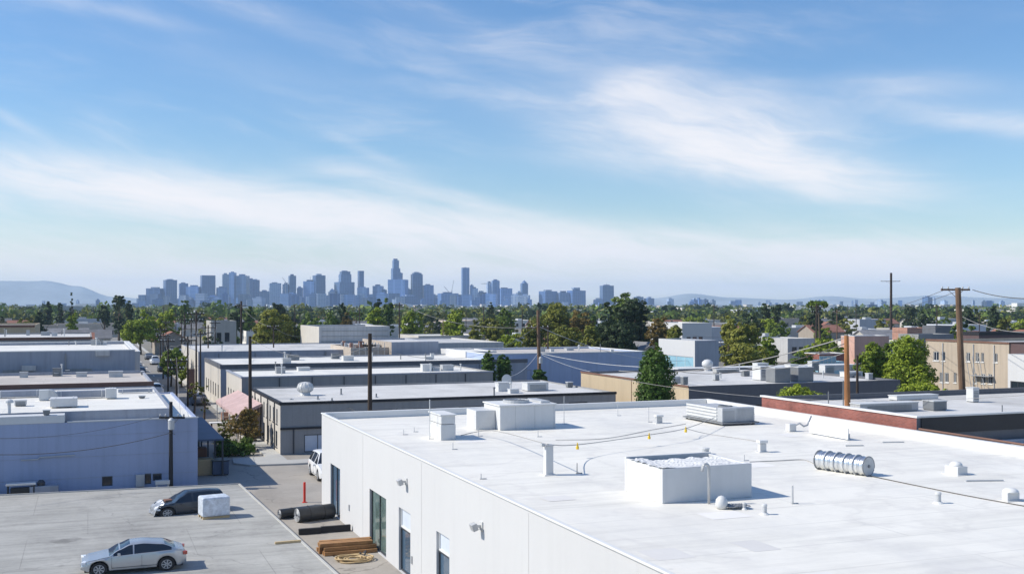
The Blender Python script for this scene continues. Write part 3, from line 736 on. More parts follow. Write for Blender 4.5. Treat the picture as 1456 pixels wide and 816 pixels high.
# vents
def boxvent(label, fl, pr, pb, hp, m='metal_white', dome=False, name='roof_vent'):
    x0,x1,y0,y1,h = span(fl,pr,pb,hp)
    if y1-y0 > 1.3*(x1-x0)+.3: y1 = y0+(x1-x0)*1.1+.1
    if y1 < y0+.12: y1 = y0+(x1-x0)*.9
    t = thing(name, label, 'roof vent', ((x0+x1)/2,(y0+y1)/2,RZ))
    b = MB(); b.box(x0,x1,y0,y1,RZ,RZ+h*.72); b.build('base', M[m], t, bevel=.02)
    b = MB()
    if dome: b.lathe(((x0+x1)/2,(y0+y1)/2,RZ+h*.72), [((x1-x0)*.5,0),((x1-x0)*.47,h*.15),((x1-x0)*.33,h*.3),(.02,h*.36)], 16)
    else: b.box(x0-.05,x1+.05,y0-.05,y1+.05,RZ+h*.72+.02,RZ+h)
    b.build('cap', M['white_trim'], t, bevel=.015, smooth=dome)
    b = MB(); b.box(x0-.09,x1+.09,y0-.09,y1+.09,RZ+.002,RZ+.03); b.build('flashing', M['white_curb'], t)
    return t
boxvent('little white box vent behind the yellow tags', (934,602), 942, 931, 12, 'galv_dull')
boxvent('square white vent box right of the big curb box', (1081,643), 1090, 1077, 17)
boxvent('low white vent with a bumpy cap, far right of the roof', (1362,676), 1376, 1343, 17, dome=True)
boxvent('white domed vent at the right edge of the photo', (1433,713), 1450, 1424, 17, dome=True)
def cylvent(label, px, py, w, h):
    p = rp(px,py); d = dY(px,p.y); r = w*d/F/2; h = h*d/F
    t = thing('pipe_vent', label, 'roof vent', (p.x,p.y,RZ))
    b = MB(); b.cyl((p.x,p.y,RZ),(p.x,p.y,RZ+h*.78),r*.86,n=14); b.build('pipe', M['galv_dull'], t, smooth=False)
    b = MB(); b.lathe((p.x,p.y,RZ+h*.78), [(r,0),(r,h*.16),(r*.5,h*.24)], 14); b.build('cap', M['metal_white'], t)
    b = MB(); b.lathe((p.x,p.y,RZ), [(r*1.7,.0),(r*1.6,.02),(r,.06)], 14); b.build('flashing', M['white_trim'], t)
cylvent('short grey pipe vent below the low bumpy vent', 1334,715,9,16)
cylvent('tiny pipe vent in front of the big curb box', 1087,731,8,15)
cylvent('round white pipe vent behind the big curb box', 1003,645,12,9)
cylvent('tiny pipe stub just right of the big curb box', 1058,724,5,10)
# pipe fitting at right parapet
p = rp(1124,613); t = thing('pipe_fitting', 'white pipe fitting with a curved hose beside the brick wall', 'pipe fitting', (p.x,p.y,RZ))
b = MB(); b.box(p.x-.2,p.x+.25,p.y-.2,p.y+.2,RZ,RZ+.42); b.build('housing', M['metal_white'], t, bevel=.04)
b = MB(); b.tube([(p.x+.25,p.y,RZ+.3),(p.x+.6,p.y,RZ+.42),(p.x+.8,p.y-.1,RZ+.25),(p.x+1.1,p.y,RZ+.3),(p.x+1.5,p.y+.2,RZ+.75)], .05, 7); b.build('hose', M['galv_dull'], t, smooth=True)
x0_,y0_ = rp(1160,618).x, rp(1160,618).y
t = thing('screen_panel', 'low white screen panel standing along the parapet beside the brick wall', 'screen', (x0_,y0_,RZ))
b = MB(); b.box(x0_,x0_+.06,y0_-2.6,y0_+.6,RZ+.05,RZ+.62); b.build('panel', M['white_trim'], t, bevel=.01)
for q in (-2.4,-.9,.4):
    b = MB(); b.box(x0_+.06,x0_+.3,y0_+q,y0_+q+.05,RZ,RZ+.3); b.build('foot', M['galv_dull'], t)
# spiral duct
a_, b_ = rp(1169,667), rp(1231,676); r = .39
A = Vector((a_.x,a_.y,RZ+r)); B = Vector((b_.x,b_.y,RZ+r)); ax = (B-A).normalized(); A = A - ax*.1; B = B + ax*.1; Ld = (B-A).length
t = thing('spiral_duct', 'silver corrugated duct drum lying on its side on the right half of the roof', 'duct', (a_.x,a_.y,RZ))
path = []; rr = []
for i in range(101):
    f = i/100; ph = (f*5) % 1; path.append(A+ax*(Ld*f)); rr.append(r*(.93+.07*(math.cos(ph*6.283)**8)) if 0 < i < 100 else r*.9)
b = MB(); b.tube(path, rr, 28); du = b.build('drum', M['galv'], t, smooth=True)
for e_, s_ in ((B, 1), (A, -1)):
    b = MB(); b.cyl(e_+ax*.01*s_, e_+ax*.04*s_, r*.99, n=28); pl = b.build('end_plate', M['galv_dull'], t)
    b = MB(); b.cyl(e_+ax*.04*s_, e_+ax*.08*s_, r*.16, n=12); b.build('hub', M['galv_dark'], pl)
    b = MB(); u = Vector((-ax.y, ax.x, 0)); n_ = 28
    b.tube([e_+ax*.03*s_+u*(r*math.cos(i*6.283/n_))+Vector((0,0,r*math.sin(i*6.283/n_))) for i in range(n_)], .022, 6, closed=True); b.build('rim', M['galv_dark'], pl)
for f in (.2,.4,.6,.8):
    b = MB(); u = Vector((-ax.y, ax.x, 0)); c_ = A+ax*(Ld*f); n_ = 28
    b.tube([c_+u*((r+.015)*math.cos(i*6.283/n_))+Vector((0,0,(r+.015)*math.sin(i*6.283/n_))) for i in range(n_)], .03, 6, closed=True); b.build('band', M['galv_dull'], t)
# stakes/antennas on the roof
STK = [(611,624,56,'tall white roof rod behind the small upright box','metal_white',.03),(680.5,620,15,'thin rod just left of the wide air handler','galv_dull',.02),
 (765,621,9,'short rod in front of the wide air handler','galv_dull',.02),(644,639,10,'short rod in front of the small upright box','galv_dull',.02),
 (820.5,673,15,'thin rod with a wire foot right of the square cable post','galv_dark',.02),(684,681,8,'short rod near the left roof edge','galv_dull',.02),
 (802,603,40,'tall thin rod right of the wide air handler','metal_white',.018),(878.5,591,22,'thin rod near the back parapet, right of the wide air handler','galv_dull',.018),
 (922.5,600,22,'thin rod beside the little white box vent','galv_dull',.018),(1058.5,655,9,'short rod behind the right end of the big curb box','galv_dull',.02),
 (1127,716,26,'grey rod at the tip of the shadow of the big curb box','galv_dull',.035),(574,618,8,'short rod near the back left roof corner','galv_dull',.018),(589,614,7,'second short rod near the back left roof corner','galv_dull',.018)]
for px,py,hp,lab,mm,r_ in STK:
    p = rp(px,py); h = hp*dY(px,p.y)/F; t = thing('roof_rod', lab, 'rod', (p.x,p.y,RZ))
    b = MB(); b.cyl((p.x,p.y,RZ),(p.x,p.y,RZ+h),r_,r_*.8,7); b.build('rod', M[mm], t)
    b = MB(); b.box(p.x-.05,p.x+.22,p.y-.03,p.y+.03,RZ+.001,RZ+.03); b.build('foot', M[mm], t)
# cables on roof
def wire(label, pts, r, m='cable', cat='cable', name='cable', n=5, sub=14, group=None):
    """smooth polyline through the points"""
    pts = [Vector(p) for p in pts]; out = []
    for i in range(len(pts)-1):
        p0 = pts[max(i-1,0)]; p1 = pts[i]; p2 = pts[i+1]; p3 = pts[min(i+2,len(pts)-1)]
        for j in range(sub):
            t = j/sub; out.append(.5*((2*p1)+(-p0+p2)*t+(2*p0-5*p1+4*p2-p3)*t*t+(-p0+3*p1-3*p2+p3)*t**3))
    out.append(pts[-1]); b = MB(); b.tube(out, r, n)
    return b.build(name, M[m], None, label, cat, group, origin=tuple(pts[0]))
post = rp(780,676); ptop = Vector((post.x, post.y+.1, RZ+1.25))
wire('grey cable from the small upright box over to the square cable post', [rp(655,620)+Vector((0,0,.05)), rp(700,626)+Vector((0,0,.5)), ptop], .02, 'cable_light')
tg = [rp(821,651),rp(923,634),rp(975,624)]
def up(v,h): return Vector((v.x,v.y,v.z+h))
p820 = up(tg[0],.60); p922 = up(tg[1],.55); p975 = up(tg[2],.55)
wire('grey cable strung from the square cable post past the yellow tags to the silver condenser', [ptop, p820, p922, p975, up(rp(1016,606),.5)], .018, 'cable_light')
wire('second thin cable running across the back of the white roof', [up(rp(790,626),.03), rp(860,624)+Vector((0,0,.03)), rp(930,611)+Vector((0,0,.03)), up(rp(975,603),.03)], .015, 'cable_light')
wire('thin cable trailing from the last yellow tag toward the right parapet', [p975, up(rp(1000,618),.1), up(rp(1040,622),.02), up(rp(1078,628),.02)], .015, 'cable_light')
wire('dark cord lying from the silver duct drum to the right edge of the roof', [up(rp(1232,676),.03), up(rp(1300,690),.02), up(rp(1380,706),.02), up(rp(1480,724),.02)], .02, 'cable')
wire('thin cord running left from the silver duct drum', [up(rp(1066,657),.02), up(rp(1110,655),.02), up(rp(1143,654),.02), up(rp(1160,661),.02)], .018, 'cable_light')
for (p, lab) in zip((p820,p922,p975), ('yellow tag hanging on the cable just right of the square cable post','yellow tag hanging on the cable, middle of three','yellow tag hanging on the cable closest to the silver condenser')):
    b = MB(); z = p.z
    b.lathe((p.x,p.y,z-.20), [(.07,0),(.07,.10),(.04,.17),(.03,.25),(.012,.30)], 10)
    b.build('cable_tag', M['yellow'], None, lab, 'tag')
for px,py,L_,lab in ((1270,629,1.1,'thin grey strip lying on the roof behind the silver duct drum'),(1215,634,.9,'short strip on the roof, left of the long grey strip'),(1400,684,1.5,'curled strip on the roof in front of the low bumpy vent')):
    p = rp(px,py); b = MB(); b.obox((p.x,p.y,RZ+.03),(L_/2,.04,.025),-.3); b.build('metal_strip', M['galv_dull'], None, lab, 'strip')

# ================================================================== BRICK BUILDING (right)
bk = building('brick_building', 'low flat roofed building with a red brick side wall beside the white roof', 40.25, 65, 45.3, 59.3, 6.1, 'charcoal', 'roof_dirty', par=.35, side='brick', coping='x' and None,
     fascia=None)
b = MB(); b.box(40.18,40.5,45.2,59.4,6.103,6.2); b.build('coping', M['white_trim'], bk)
b = MB(); b.box(40.52,65.05,45.22,45.299,5.25,6.1); b.build('fascia', M['black_trim'], bk)
b = MB(); b.box(40.52,65.05,45.2,45.5,6.103,6.19); b.build('fascia_cap', M['metal_white'], bk)
lr = building('low_annex', 'low shaded annex roof in front of the brick building, at the right edge', 40.3, 64, 24, 45.1, 4.75, 'bluegrey', 'roof_white', par=.2)
b = MB(); b.tube([(40.15,45,5.56),(40.15,24,5.56)], .06, 6); b.tube([(40.32,45,5.53),(40.32,24,5.53)], .045, 6)
b.build('roof_pipe', M['brown_trim'], None, 'pair of brown pipes running along the right parapet of the white roof', 'pipes')
p = on(1410,625,4.6)
t = thing('roof_stand', 'dark T shaped stand on the shaded annex roof', 'stand', (p.x,p.y,4.55))
b = MB(); b.box(p.x-.1,p.x+.1,p.y-.1,p.y+.1,4.55,5.0); b.build('post', M['metal_grey'], t)
b = MB(); b.box(p.x-.45,p.x+.45,p.y-.2,p.y+.2,5.0,5.1); b.build('top_plate', M['frame_dark'], t, bevel=.01)
ZB = 5.75
def unit(label, px, py, z, w, dp, h, m='galv_dull', name='roof_unit', cat='roof unit', grille=True, group=None):
    p = on(px, py, z); t = thing(name, label, cat, (p.x,p.y,z), group)
    b = MB(); b.box(p.x-w/2,p.x+w/2,p.y,p.y+dp,z+.06,z+h); c_ = b.build('cabinet', M[m], t, bevel=.02)
    b = MB(); b.box(p.x-w/2+.04,p.x+w/2-.04,p.y+.04,p.y+dp-.04,z,z+.058); b.build('base', M['galv_dark'], t)
    b = MB(); b.box(p.x-w/2-.03,p.x+w/2+.03,p.y-.03,p.y+dp+.03,z+h+.002,z+h+.05); b.build('lid', M['metal_white'], t)
    if grille:
        b = MB()
        for i in range(6): zz = z+h*(.2+i*.11); b.box(p.x-w*.38,p.x+w*.38,p.y-.02,p.y-.001,zz,zz+h*.05)
        b.build('louvre', M['galv_dark'], c_)
    return t
unit('grey box unit on the roof of the brick building, below the beige apartment block', 1337, 584, ZB, 1.0, .9, .55, 'galv_dark')
unit('long low grey unit across the roof of the brick building', 1265, 586, ZB, 4.2, .9, .5, 'light_grey_wall')
unit('white box at the back edge of the brick building roof, right of the leaning pole', 1388, 572, ZB, .5, .6, .9, 'metal_white')
unit('low white duct run across the back of the brick building roof', 1305, 569, ZB, 3.4, .8, .3, 'metal_white', grille=False)
for px,py,h_,lab in ((1178,577,.9,'thin post on the brick building roof, left of the orange wood pole'),(1199,578,1.6,'dark rod just left of the orange wood pole'),(1425,588,.5,'stub vent near the front of the brick building roof')):
    p = on(px,py,ZB); t = thing('roof_rod', lab, 'rod', (p.x,p.y,ZB)); b = MB(); b.cyl((p.x,p.y,ZB),(p.x,p.y,ZB+h_),.035,n=7); b.build('rod', M['galv_dark'], t)
    b = MB(); b.box(p.x-.1,p.x+.1,p.y-.1,p.y+.1,ZB+.001,ZB+.04); b.build('foot', M['galv_dull'], t)

# ================================================================== LEFT BLUE BUILDING
YA = 75.1
def wA(pl, pr, pt, pb, kw={}):  # window on the blue front wall
    xa, xb = xY(pl,YA), xY(pr,YA); d = dY(pl,YA); return (xa+32, xb+32, max(.1,zof(pb,d)), zof(pt,d), kw)
bA = building('workshop', 'long pale blue workshop wall in shade with white roof, left foreground', -32, 6.8, YA, 98, 4.48, 'blue_paint', 'roof_white', par=.12,
   front=[wA(145,160,677,691), wA(206,215,673,688), wA(217,230,673,683)])
def surf_box(label, name, cat, px0, px1, pyt, pyb, Y, th, m):
    xa, xb = xY(px0,Y), xY(px1,Y); d = dY(px0,Y)
    b = MB(); b.box(xa,xb,Y-th,Y-.003,zof(pyb,d),zof(pyt,d)); return b, xa, xb, zof(pyb,d), zof(pyt,d)
b, *_ = surf_box('', '', '', 193, 205, 674, 691, YA, .35, 'x'); b.build('wall_cabinet', M['light_grey_wall'], bA, bevel=.02)
xa, xb = xY(30,YA), xY(107,YA); z = zof(652,dY(60,YA))
b = MB(); b.tube([(xa,YA-.08,z),((xa+xb)/2-.6,YA-.08,z),((xa+xb)/2-.5,YA-.08,z+.12),(xb,YA-.08,z+.16)], .045, 6); b.build('conduit', M['galv_dull'], bA)
for q in range(3):
    zz = 3.6-q*1.35; b = MB(); b.box(-31.9,6.75,YA-.012,YA-.001,zz,zz+.015); b.build('panel_joint', M['bluegrey'], bA)
b = MB(); xa = xY(93,YA); b.box(xa+.1,6.85,YA-.05,YA+.1,4.482,4.56); b.build('edge_trim', M['metal_white'], bA)
bA2 = building('rooftop_storey', 'raised white roof block standing on the blue workshop, left foreground', -31, 5.25, 76.6, 97.4, 5.05, 'bluegrey', 'roof_white', par=.08, z0=4.4)
xq = xY(92, YA-.0)
b = MB(); b.box(-31.9, xq, YA-.04, YA+1.3, 4.485, 4.98); b.build('roof_step', M['white_curb'], bA, bevel=.02)
def duct(label, px0, px1, py, z, Y2, h, m='bluegrey'):
    p = on(px0, py, z); xb = xY(px1, p.y); b = MB(); b.box(p.x,xb,p.y,p.y+Y2,z+.05,z+h)
    t = thing('roof_duct', label, 'duct', ((p.x+xb)/2,p.y+Y2/2,z)); b.build('casing', M[m], t, bevel=.03)
    for q in range(max(2, int((xb-p.x)/1.6))):
        xx = p.x+.3+q*(xb-p.x-.6)/max(1,(int((xb-p.x)/1.6)-1) or 1)
        if xx < xb-.05:
            b = MB(); b.box(xx,xx+.06,p.y-.02,p.y+Y2+.02,z,z+h+.02); b.build('strap', M['metal_white'], t)
    return t
duct('long pale duct along the back of the workshop roof', 80, 150, 567, 5.0, .7, .55)
duct('left run of pale duct with the round hood at its end', -6, 58, 566, 5.0, .8, .5)
duct('square white duct end block right of the long pale duct', 150, 166, 567, 5.0, 1.2, .75, 'metal_white')
duct('pale duct box near the front of the workshop roof', 71, 110, 580, 5.0, 1.6, .62, 'white_curb')
duct('low duct run at the far right of the workshop roof', 168, 217, 559, 5.0, .5, .3)
p = on(66, 569, 5.0)
t = thing('exhaust_hood', 'rounded metal exhaust hood on a box among the workshop ducts', 'exhaust hood', (p.x,p.y,5.0))
b = MB(); b.box(p.x-.5,p.x+.15,p.y,p.y+.9,5.0,5.75); b.build('base', M['metal_white'], t, bevel=.02)
b = MB(); n_=12; prof=[(.65*math.cos(a),.65*math.sin(a)) for a in [i*math.pi/2/n_ for i in range(n_+1)]]
b.idx([(p.x+.15+u,p.y,5.1+v) for u,v in prof]+[(p.x+.15,p.y,5.1)]+[(p.x+.15+u,p.y+.9,5.1+v) for u,v in prof]+[(p.x+.15,p.y+.9,5.1)],
  [tuple(range(n_+2))[::-1], tuple(range(n_+2,2*n_+4))]+[(i,i+1,i+1+n_+2,i+n_+2) for i in range(n_)]); b.build('hood', M['galv_dull'], t)
p = on(13, 588, 5.0)
t = thing('vent_pipe', 'white vent pipe with a mushroom cap at the left edge of the workshop roof', 'vent pipe', (p.x,p.y,5.0))
b = MB(); b.cyl((p.x,p.y,5.0),(p.x,p.y,5.75),.11,n=12); b.build('pipe', M['metal_white'], t)
b = MB(); b.lathe((p.x,p.y,5.7), [(.28,0),(.26,.14),(.1,.24)], 14); b.build('cap', M['metal_white'], t)
unit('small grey vent unit beside the mushroom capped pipe', 29, 577, 5.0, .75, .6, .35, 'galv_dull')
unit('dark little vent on the white roof near the workshop gable', 202, 566, 5.0, .45, .4, .15, 'galv_dark', grille=False)
unit('dark stubby vent at the step of the workshop roof', 66, 590, 5.0, .4, .4, .28, 'galv_dark', grille=False)

# buildings up the left side
b2 = building('flat_shop', 'beige flat roof with a brown edge just behind the workshop', -45, 5.3, 100, 118, 5.25, 'bluegrey', 'roof_beige', par=.25, fascia=('brown_trim',.32), front=[(47.2,49.3,3.9,4.5,{})])
for px, py, lab in ((80,535,'tiny vent stub on the left of the beige roof'),(203,533,'small vent stub on the right of the beige roof'),(96,531,'thin pipe vent toward the back of the beige roof')):
    unit(lab, px, py, 5.0, .35, .3, .3, 'galv_dark', grille=False)
b3 = building('warehouse', 'wide blue grey warehouse wall with a white roof behind the beige roof', -60, 4.6, 121, 150, 7.2, 'bluegrey', 'roof_white', par=.3, coping='white_trim',
   front=[(40,44.6,1.6,2.8,{'pane':'blind'})])
for q in range(9):
    b = MB(); xx = -55+q*6.6; b.box(xx,xx+.14,120.86,120.995,.1,7.0); b.build('downpipe', M['grey_wall'], b3)
for xx in (-40,-24,-8,-2):
    b = MB(); b.box(xx,xx+2.4,120.93,120.996,5.3-.9,5.3+.1); b.build('louvre_panel', M['grey_wall'], b3)
for px,pr,py,lab in ((31,51,527,'pale box duct on the wall foot of the blue grey warehouse'),(136,156,506,'long pale panel unit mounted high on the blue grey warehouse')):
    d = dY(px,121); b = MB(); xa, xb = xY(px,121), xY(pr,121); z = zof(py,d); b.box(xa,xb,120.6,120.99,z,z+.55); b.build('wall_unit', M['light_grey_wall'], b3, bevel=.02)
b = MB(); b.box(xY(70,121),xY(185,121),119.2,120.98,4.1,4.9); b.build('lean_to', M['grey_wall'], b3)
b4 = building('warehouse', 'dark edged low warehouse with a patchy pale roof at the far left', -80, 0.5, 158, 185, 7.6, 'grey_wall', 'roof_dirty', par=.2, fascia=('brown_trim',.3))
b5 = building('shop_row', 'low grey shop row with white roof bays beside the far street', 0.9, 6.6, 156, 200, 5.6, 'light_grey_wall', 'roof_pale', par=.25, coping='white_trim', front=wins(5.7,4,1.2,2.6,.8))
b6 = building('warehouse', 'tan far warehouse half hidden at the left edge', -110, -9, 215, 240, 8.3, 'tan_wall', 'roof_beige', par=.3, fascia=('brown_trim',.4))

# ================================================================== STREET, RIGHT SIDE
kwW = dict(pane='glass_dark', sill=True)
Cf = [(1.9,4.1,.15,1.55,{'pane':'blind','mull':2}),(6.9,8.6,.12,1.5,{'pane':'glass_blue','mull':2}),(7.4,9.2,2.45,3.35,{}),(11,13,2.45,3.35,{}),(15,17,2.45,3.35,{}),(25.2,27,2.5,3.4,{})]
LC = 105-87.7
Cl = wins(LC,9,2.35,3.55,.62, **kwW)+[(o[0],o[1],.45,1.75,o[4]) for o in wins(LC,7,.4,1.7,.9, **kwW)]
bC = building('two_storey_office', 'grey two storey building with a cream side full of windows, across the street corner', 14.3, 44.1, 87.7, 105, 4.15, 'grey_wall', 'roof_dirty', par=.12, side='cream_wall', fascia=('black_trim',.16), front=Cf, left=Cl)
b = MB(); b.box(14.28,30,87.58,87.699,2.02,2.18); b.build('band', M['black_trim'], bC)
for u in (3.4,7.1,10.9,14.6):
    b = MB(); b.box(14.22,14.299,105-u-.07,105-u+.07,.1,4.0); b.build('drainpipe', M['frame_dark'], bC)
for u in (1.0,5.2,12.2):
    b = MB(); b.box(14.3+u,14.3+u+.1,87.62,87.699,.1,2.0); b.build('drainpipe', M['frame_dark'], bC)
ZC = 4.03
p = on(434,562,ZC)
t = thing('turbine_vent', 'round silver turbine vent on the dirty roof of the two storey office', 'roof vent', (p.x,p.y,ZC))
b = MB(); b.cyl((p.x,p.y,ZC),(p.x,p.y,ZC+.3),.5,.4,n=16); b.build('base', M['galv_dull'], t)
b = MB(); b.lathe((p.x,p.y,ZC+.3), [(.42,0),(.66,.18),(.72,.42),(.62,.68),(.38,.84),(.05,.9)], 22); b.build('ball', M['metal_white'], t, smooth=True)
b = MB()
for i in range(14):
    a = i*6.283/14; b.tube([(p.x+math.cos(a)*r_,p.y+math.sin(a)*r_,ZC+.3+z_) for r_,z_ in ((.44,0),(.68,.18),(.74,.42),(.64,.68),(.4,.84))], .02, 4)
b.build('fin', M['galv_dull'], t)
for px,py,h_,lab in ((485,561,.55,'thin rod on the office roof right of the turbine vent'),(452,568,.3,'dark stub on the office roof just below the turbine vent'),(472,570,.25,'little stub near the front edge of the office roof'),(535,565,.35,'short stub beside the dark pole on the office roof'),(414,568,.1,'flat disc vent at the left end of the office roof')):
    p = on(px,py,ZC); t = thing('roof_rod', lab, 'rod', (p.x,p.y,ZC)); b = MB(); b.cyl((p.x,p.y,ZC),(p.x,p.y,ZC+h_),.07,n=8); b.build('rod', M['galv_dark'], t)
    b = MB(); b.cyl((p.x,p.y,ZC),(p.x,p.y,ZC+.05),.18,n=10); b.build('foot', M['galv_dull'], t)
unit('white box unit at the right end of the office roof', 765, 556, ZC, 2.1, 1.4, .75, 'metal_white')
unit('dark grille unit far right on the office roof', 811, 551, ZC, .55, .5, .5, 'galv_dark')
t = thing('satellite_dish', 'tilted white dish on the office roof right of the ivy column', 'dish', on(722,553,ZC)[:])
p = on(722,553,ZC); b = MB(); b.cyl((p.x,p.y,ZC),(p.x,p.y,ZC+.7),.06,n=8); b.build('mast', M['galv_dull'], t)
b = MB(); v = []; 
for i in range(5):
    for j in range(16):
        a = j*6.283/16; r_ = .5*i/4; v.append((p.x+math.cos(a)*r_-.5*(r_/.5)**2*.2, p.y+.1*r_, ZC+.9+math.sin(a)*r_))
b.idx(v, [(i*16+j,i*16+(j+1)%16,(i+1)*16+(j+1)%16,(i+1)*16+j) for i in range(4) for j in range(16)]); b.build('dish', M['metal_white'], t)

bD = building('corner_shop', 'cream building with dark arched windows above the pink awning', 14.3, 41, 111.1, 124, 4.75, 'grey_wall', 'roof_white', par=.15, side='cream_wall', coping=None, fascia=('bluegrey',.1), left=wins(12.9,5,1.2,3.0,.8,pane='glass_dark',sill=True))
for q in range(7):
    b = MB(); b.box(18+q*3.3,18.06+q*3.3,111.0,111.098,.2,4.6); b.build('wall_post', M['frame_dark'], bD)
bE = building('long_store', 'long low store with a dark blue edge behind the corner shop', 14.3, 52.5, 129.6, 148, 5.0, 'bluegrey', 'roof_white', par=.15, side='cream_wall', fascia=('charcoal',.42), left=wins(18,6,1.0,2.6,.9))
bF = building('long_store', 'low grey blue store, third roof back from the office', 14.3, 47, 157, 186, 5.45, 'bluegrey', 'roof_dirty', par=.15, side='cream_wall', left=wins(29,8,1.0,2.6,.9))
for (bb, y_, xs_, z_) in ((bE,129.6,range(18,50,4),4.5),(bF,157,range(17,46,5),5.2)):
    for xx in xs_:
        b = MB(); b.box(xx,xx+.12,y_-.12,y_-.003,.2,z_); b.build('downpipe', M['galv_dark'], bb)
bG = building('tall_block', 'tall plain pale block with one sunlit end, left of centre', 37, 49.5, 186.5, 204, 8.2, 'light_grey_wall', 'roof_grey', par=.3, side='cream_wall', front=[(9.3,10.4,3.7,4.5,{}),(2.3,3.2,4.7,5.3,{})])
for q in range(3):
    b = MB(); b.box(37.4+q*.05,49.2,186.42,186.499,5.6+q*.9,5.66+q*.9); b.build('wall_seam', M['grey_wall'], bG)
Hx0 = xY(558,150); Hx1 = xY(625,150)
bH = building('blue_grey_shed', 'plain blue grey shed wall left of the white sunlit wall', Hx0, Hx1, 150.5, 168, zof(486,dY(590,150)), 'bluegrey', 'roof_dirty', par=.25, side='house_wall_warm')
hz = zof(499,dY(640,150))
bH2 = building('white_shed', 'white shed with bright plastered side and a door, centre', Hx1+.2, xY(706,139), 139, 150.3, zof(500,dY(640,139)), 'white_wall', 'roof_white', par=.1, front=[(5.2,6.3,.2,2.6,{'pane':'metal_white','frame':'light_grey_wall'})])
bH3 = building('grey_hall', 'wide pale grey hall roof behind the white shed', xY(612,172), xY(716,172), 172, 200, zof(487,dY(660,172)), 'light_grey_wall', 'roof_pale', par=.25)
# ruin-like cluttered building between tall block and shed
Rx0, Rx1 = xY(499,152), xY(556,152)
bR = building('weathered_building', 'half dismantled rust stained building with scaffold poles, right of the tall pale block', Rx0, Rx1, 152, 166, 5.9, 'house_wall_warm', 'roof_beige', par=.5, front=wins(Rx1-Rx0,4,2.6,4.6,1.0)+wins(Rx1-Rx0,3,.5,2.0,1.1))
rg = random.Random(5)
b = MB()
for i in range(7):
    x = Rx0+.2+i*(Rx1-Rx0-.4)/6; b.cyl((x,151.4,0),(x,151.4,6.6),.05,n=5)
for z in (2.2,3.9,5.6): b.cyl((Rx0-.2,151.4,z),(Rx1+.2,151.4,z),.04,n=5)
b.build('scaffold', M['metal_grey'], bR)
for i in range(9):
    x = rg.uniform(Rx0+.6,Rx1-.8); y = rg.uniform(153,164); w_ = rg.uniform(.3,.9)
    b = MB(); b.box(x,x+w_,y,y+w_,5.41,5.41+rg.uniform(.4,1.1)); b.build('roof_clutter', M[rg.choice(['brown_trim','galv_dull','metal_white','brick_orange'])], bR, bevel=.03)
bI = building('blue_store', 'wide blue painted store in the centre, behind the thin ivy column', 47.5, 70, 130.3, 148, 5.65, 'blue_paint_dim', 'roof_beige', par=.18, coping='white_trim', front=[(17.6,19,2.2,3.2,{}),(15.6,16.4,2.4,3.0,{'pane':'blind'}),(5.2,5.9,.5,3.6,{'pane':'blue_paint_dim','frame':'bluegrey'})])
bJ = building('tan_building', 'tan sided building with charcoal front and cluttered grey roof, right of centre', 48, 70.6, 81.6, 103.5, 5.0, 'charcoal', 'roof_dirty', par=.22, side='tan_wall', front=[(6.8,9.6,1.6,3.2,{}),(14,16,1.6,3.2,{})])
b = MB(); b.box(47.93,48.001,81.6,103.5,4.9,5.06); b.build('side_trim', M['brown_trim'], bJ)
for u in (3.5,10.5):
    b = MB(); b.box(47.96,47.998,81.6+u,81.6+u+.04,.1,4.9); b.build('wall_joint', M['brown_trim'], bJ)
ZJ = 4.78
for px,py,w_,dp,h_,mm,lab in ((1113,544,1.7,1.5,1.35,'galv_dark','dark faced cooling unit on the tan building roof, left of two alike'),(1146,543,1.7,1.5,1.35,'galv_dark','dark faced cooling unit on the tan building roof, right of two alike'),
   (1089,541,1.2,1.4,1.3,'metal_white','white box joined to the left dark cooling unit'),(1130,536,1.0,1.0,1.2,'metal_white','white box between the two dark cooling units'),(1062,535,.7,.6,.5,'galv_dark','small dark vent box left of the cooling units'),
   (1035,530,2.8,.8,.35,'roof_grey','long low grey curb toward the back of the tan building roof'),(1085,527,1.4,1.0,.8,'metal_white','white unit at the back of the tan building roof'),(1180,532,1.2,1,.9,'metal_white','white unit close to the turquoise box'),
   (975,547,.5,.5,.7,'galv_dark','dark vent at the left corner of the tan building roof'),(963,545,.9,.6,.6,'metal_white','pale vent box by the big ivy column'),(1215,537,2.0,1.0,.55,'metal_white','low white unit right of the orange wood pole, on the tan building'),
   (1160,527,1.0,.8,1.0,'metal_white','square white unit in the back row of the tan building roof'),(1020,541,.5,.5,.55,'galv_dull','little grey vent in the middle left of the tan building roof'),(1238,540,.5,.5,.6,'galv_dull','little grey vent at the right end of the tan building roof')):
    unit(lab, px, py, ZJ, w_, dp, h_, mm)
p = on(1006,527,ZJ); t = thing('turbine_vent', 'round white turbine vent at the back left of the tan building roof', 'roof vent', (p.x,p.y,ZJ))
b = MB(); b.cyl((p.x,p.y,ZJ),(p.x,p.y,ZJ+.35),.45,n=14); b.build('base', M['galv_dull'], t)
b = MB(); b.lathe((p.x,p.y,ZJ+.35), [(.4,0),(.62,.25),(.6,.6),(.3,.85),(.03,.9)], 18); b.build('ball', M['metal_white'], t, smooth=True)
rg = random.Random(11)
for i in range(16):
    px, py = rg.uniform(1000,1270), rg.uniform(523,541)
    p = on(px,py,ZJ)
    if not (48.5 < p.x < 70 and 82 < p.y < 103): continue
    r_ = rg.uniform(.05,.11); h_ = rg.uniform(.4,1.0); b = MB(); b.cyl((p.x,p.y,ZJ),(p.x,p.y,ZJ+h_),r_,n=8); b.lathe((p.x,p.y,ZJ+h_), [(r_*2,0),(r_*1.6,.12)], 8)
    b.build('pipe_vent', M['metal_white'], None, 'slim white pipe vent on the cluttered roof of the tan building', 'roof vent', 'pipe vents on the tan building roof')
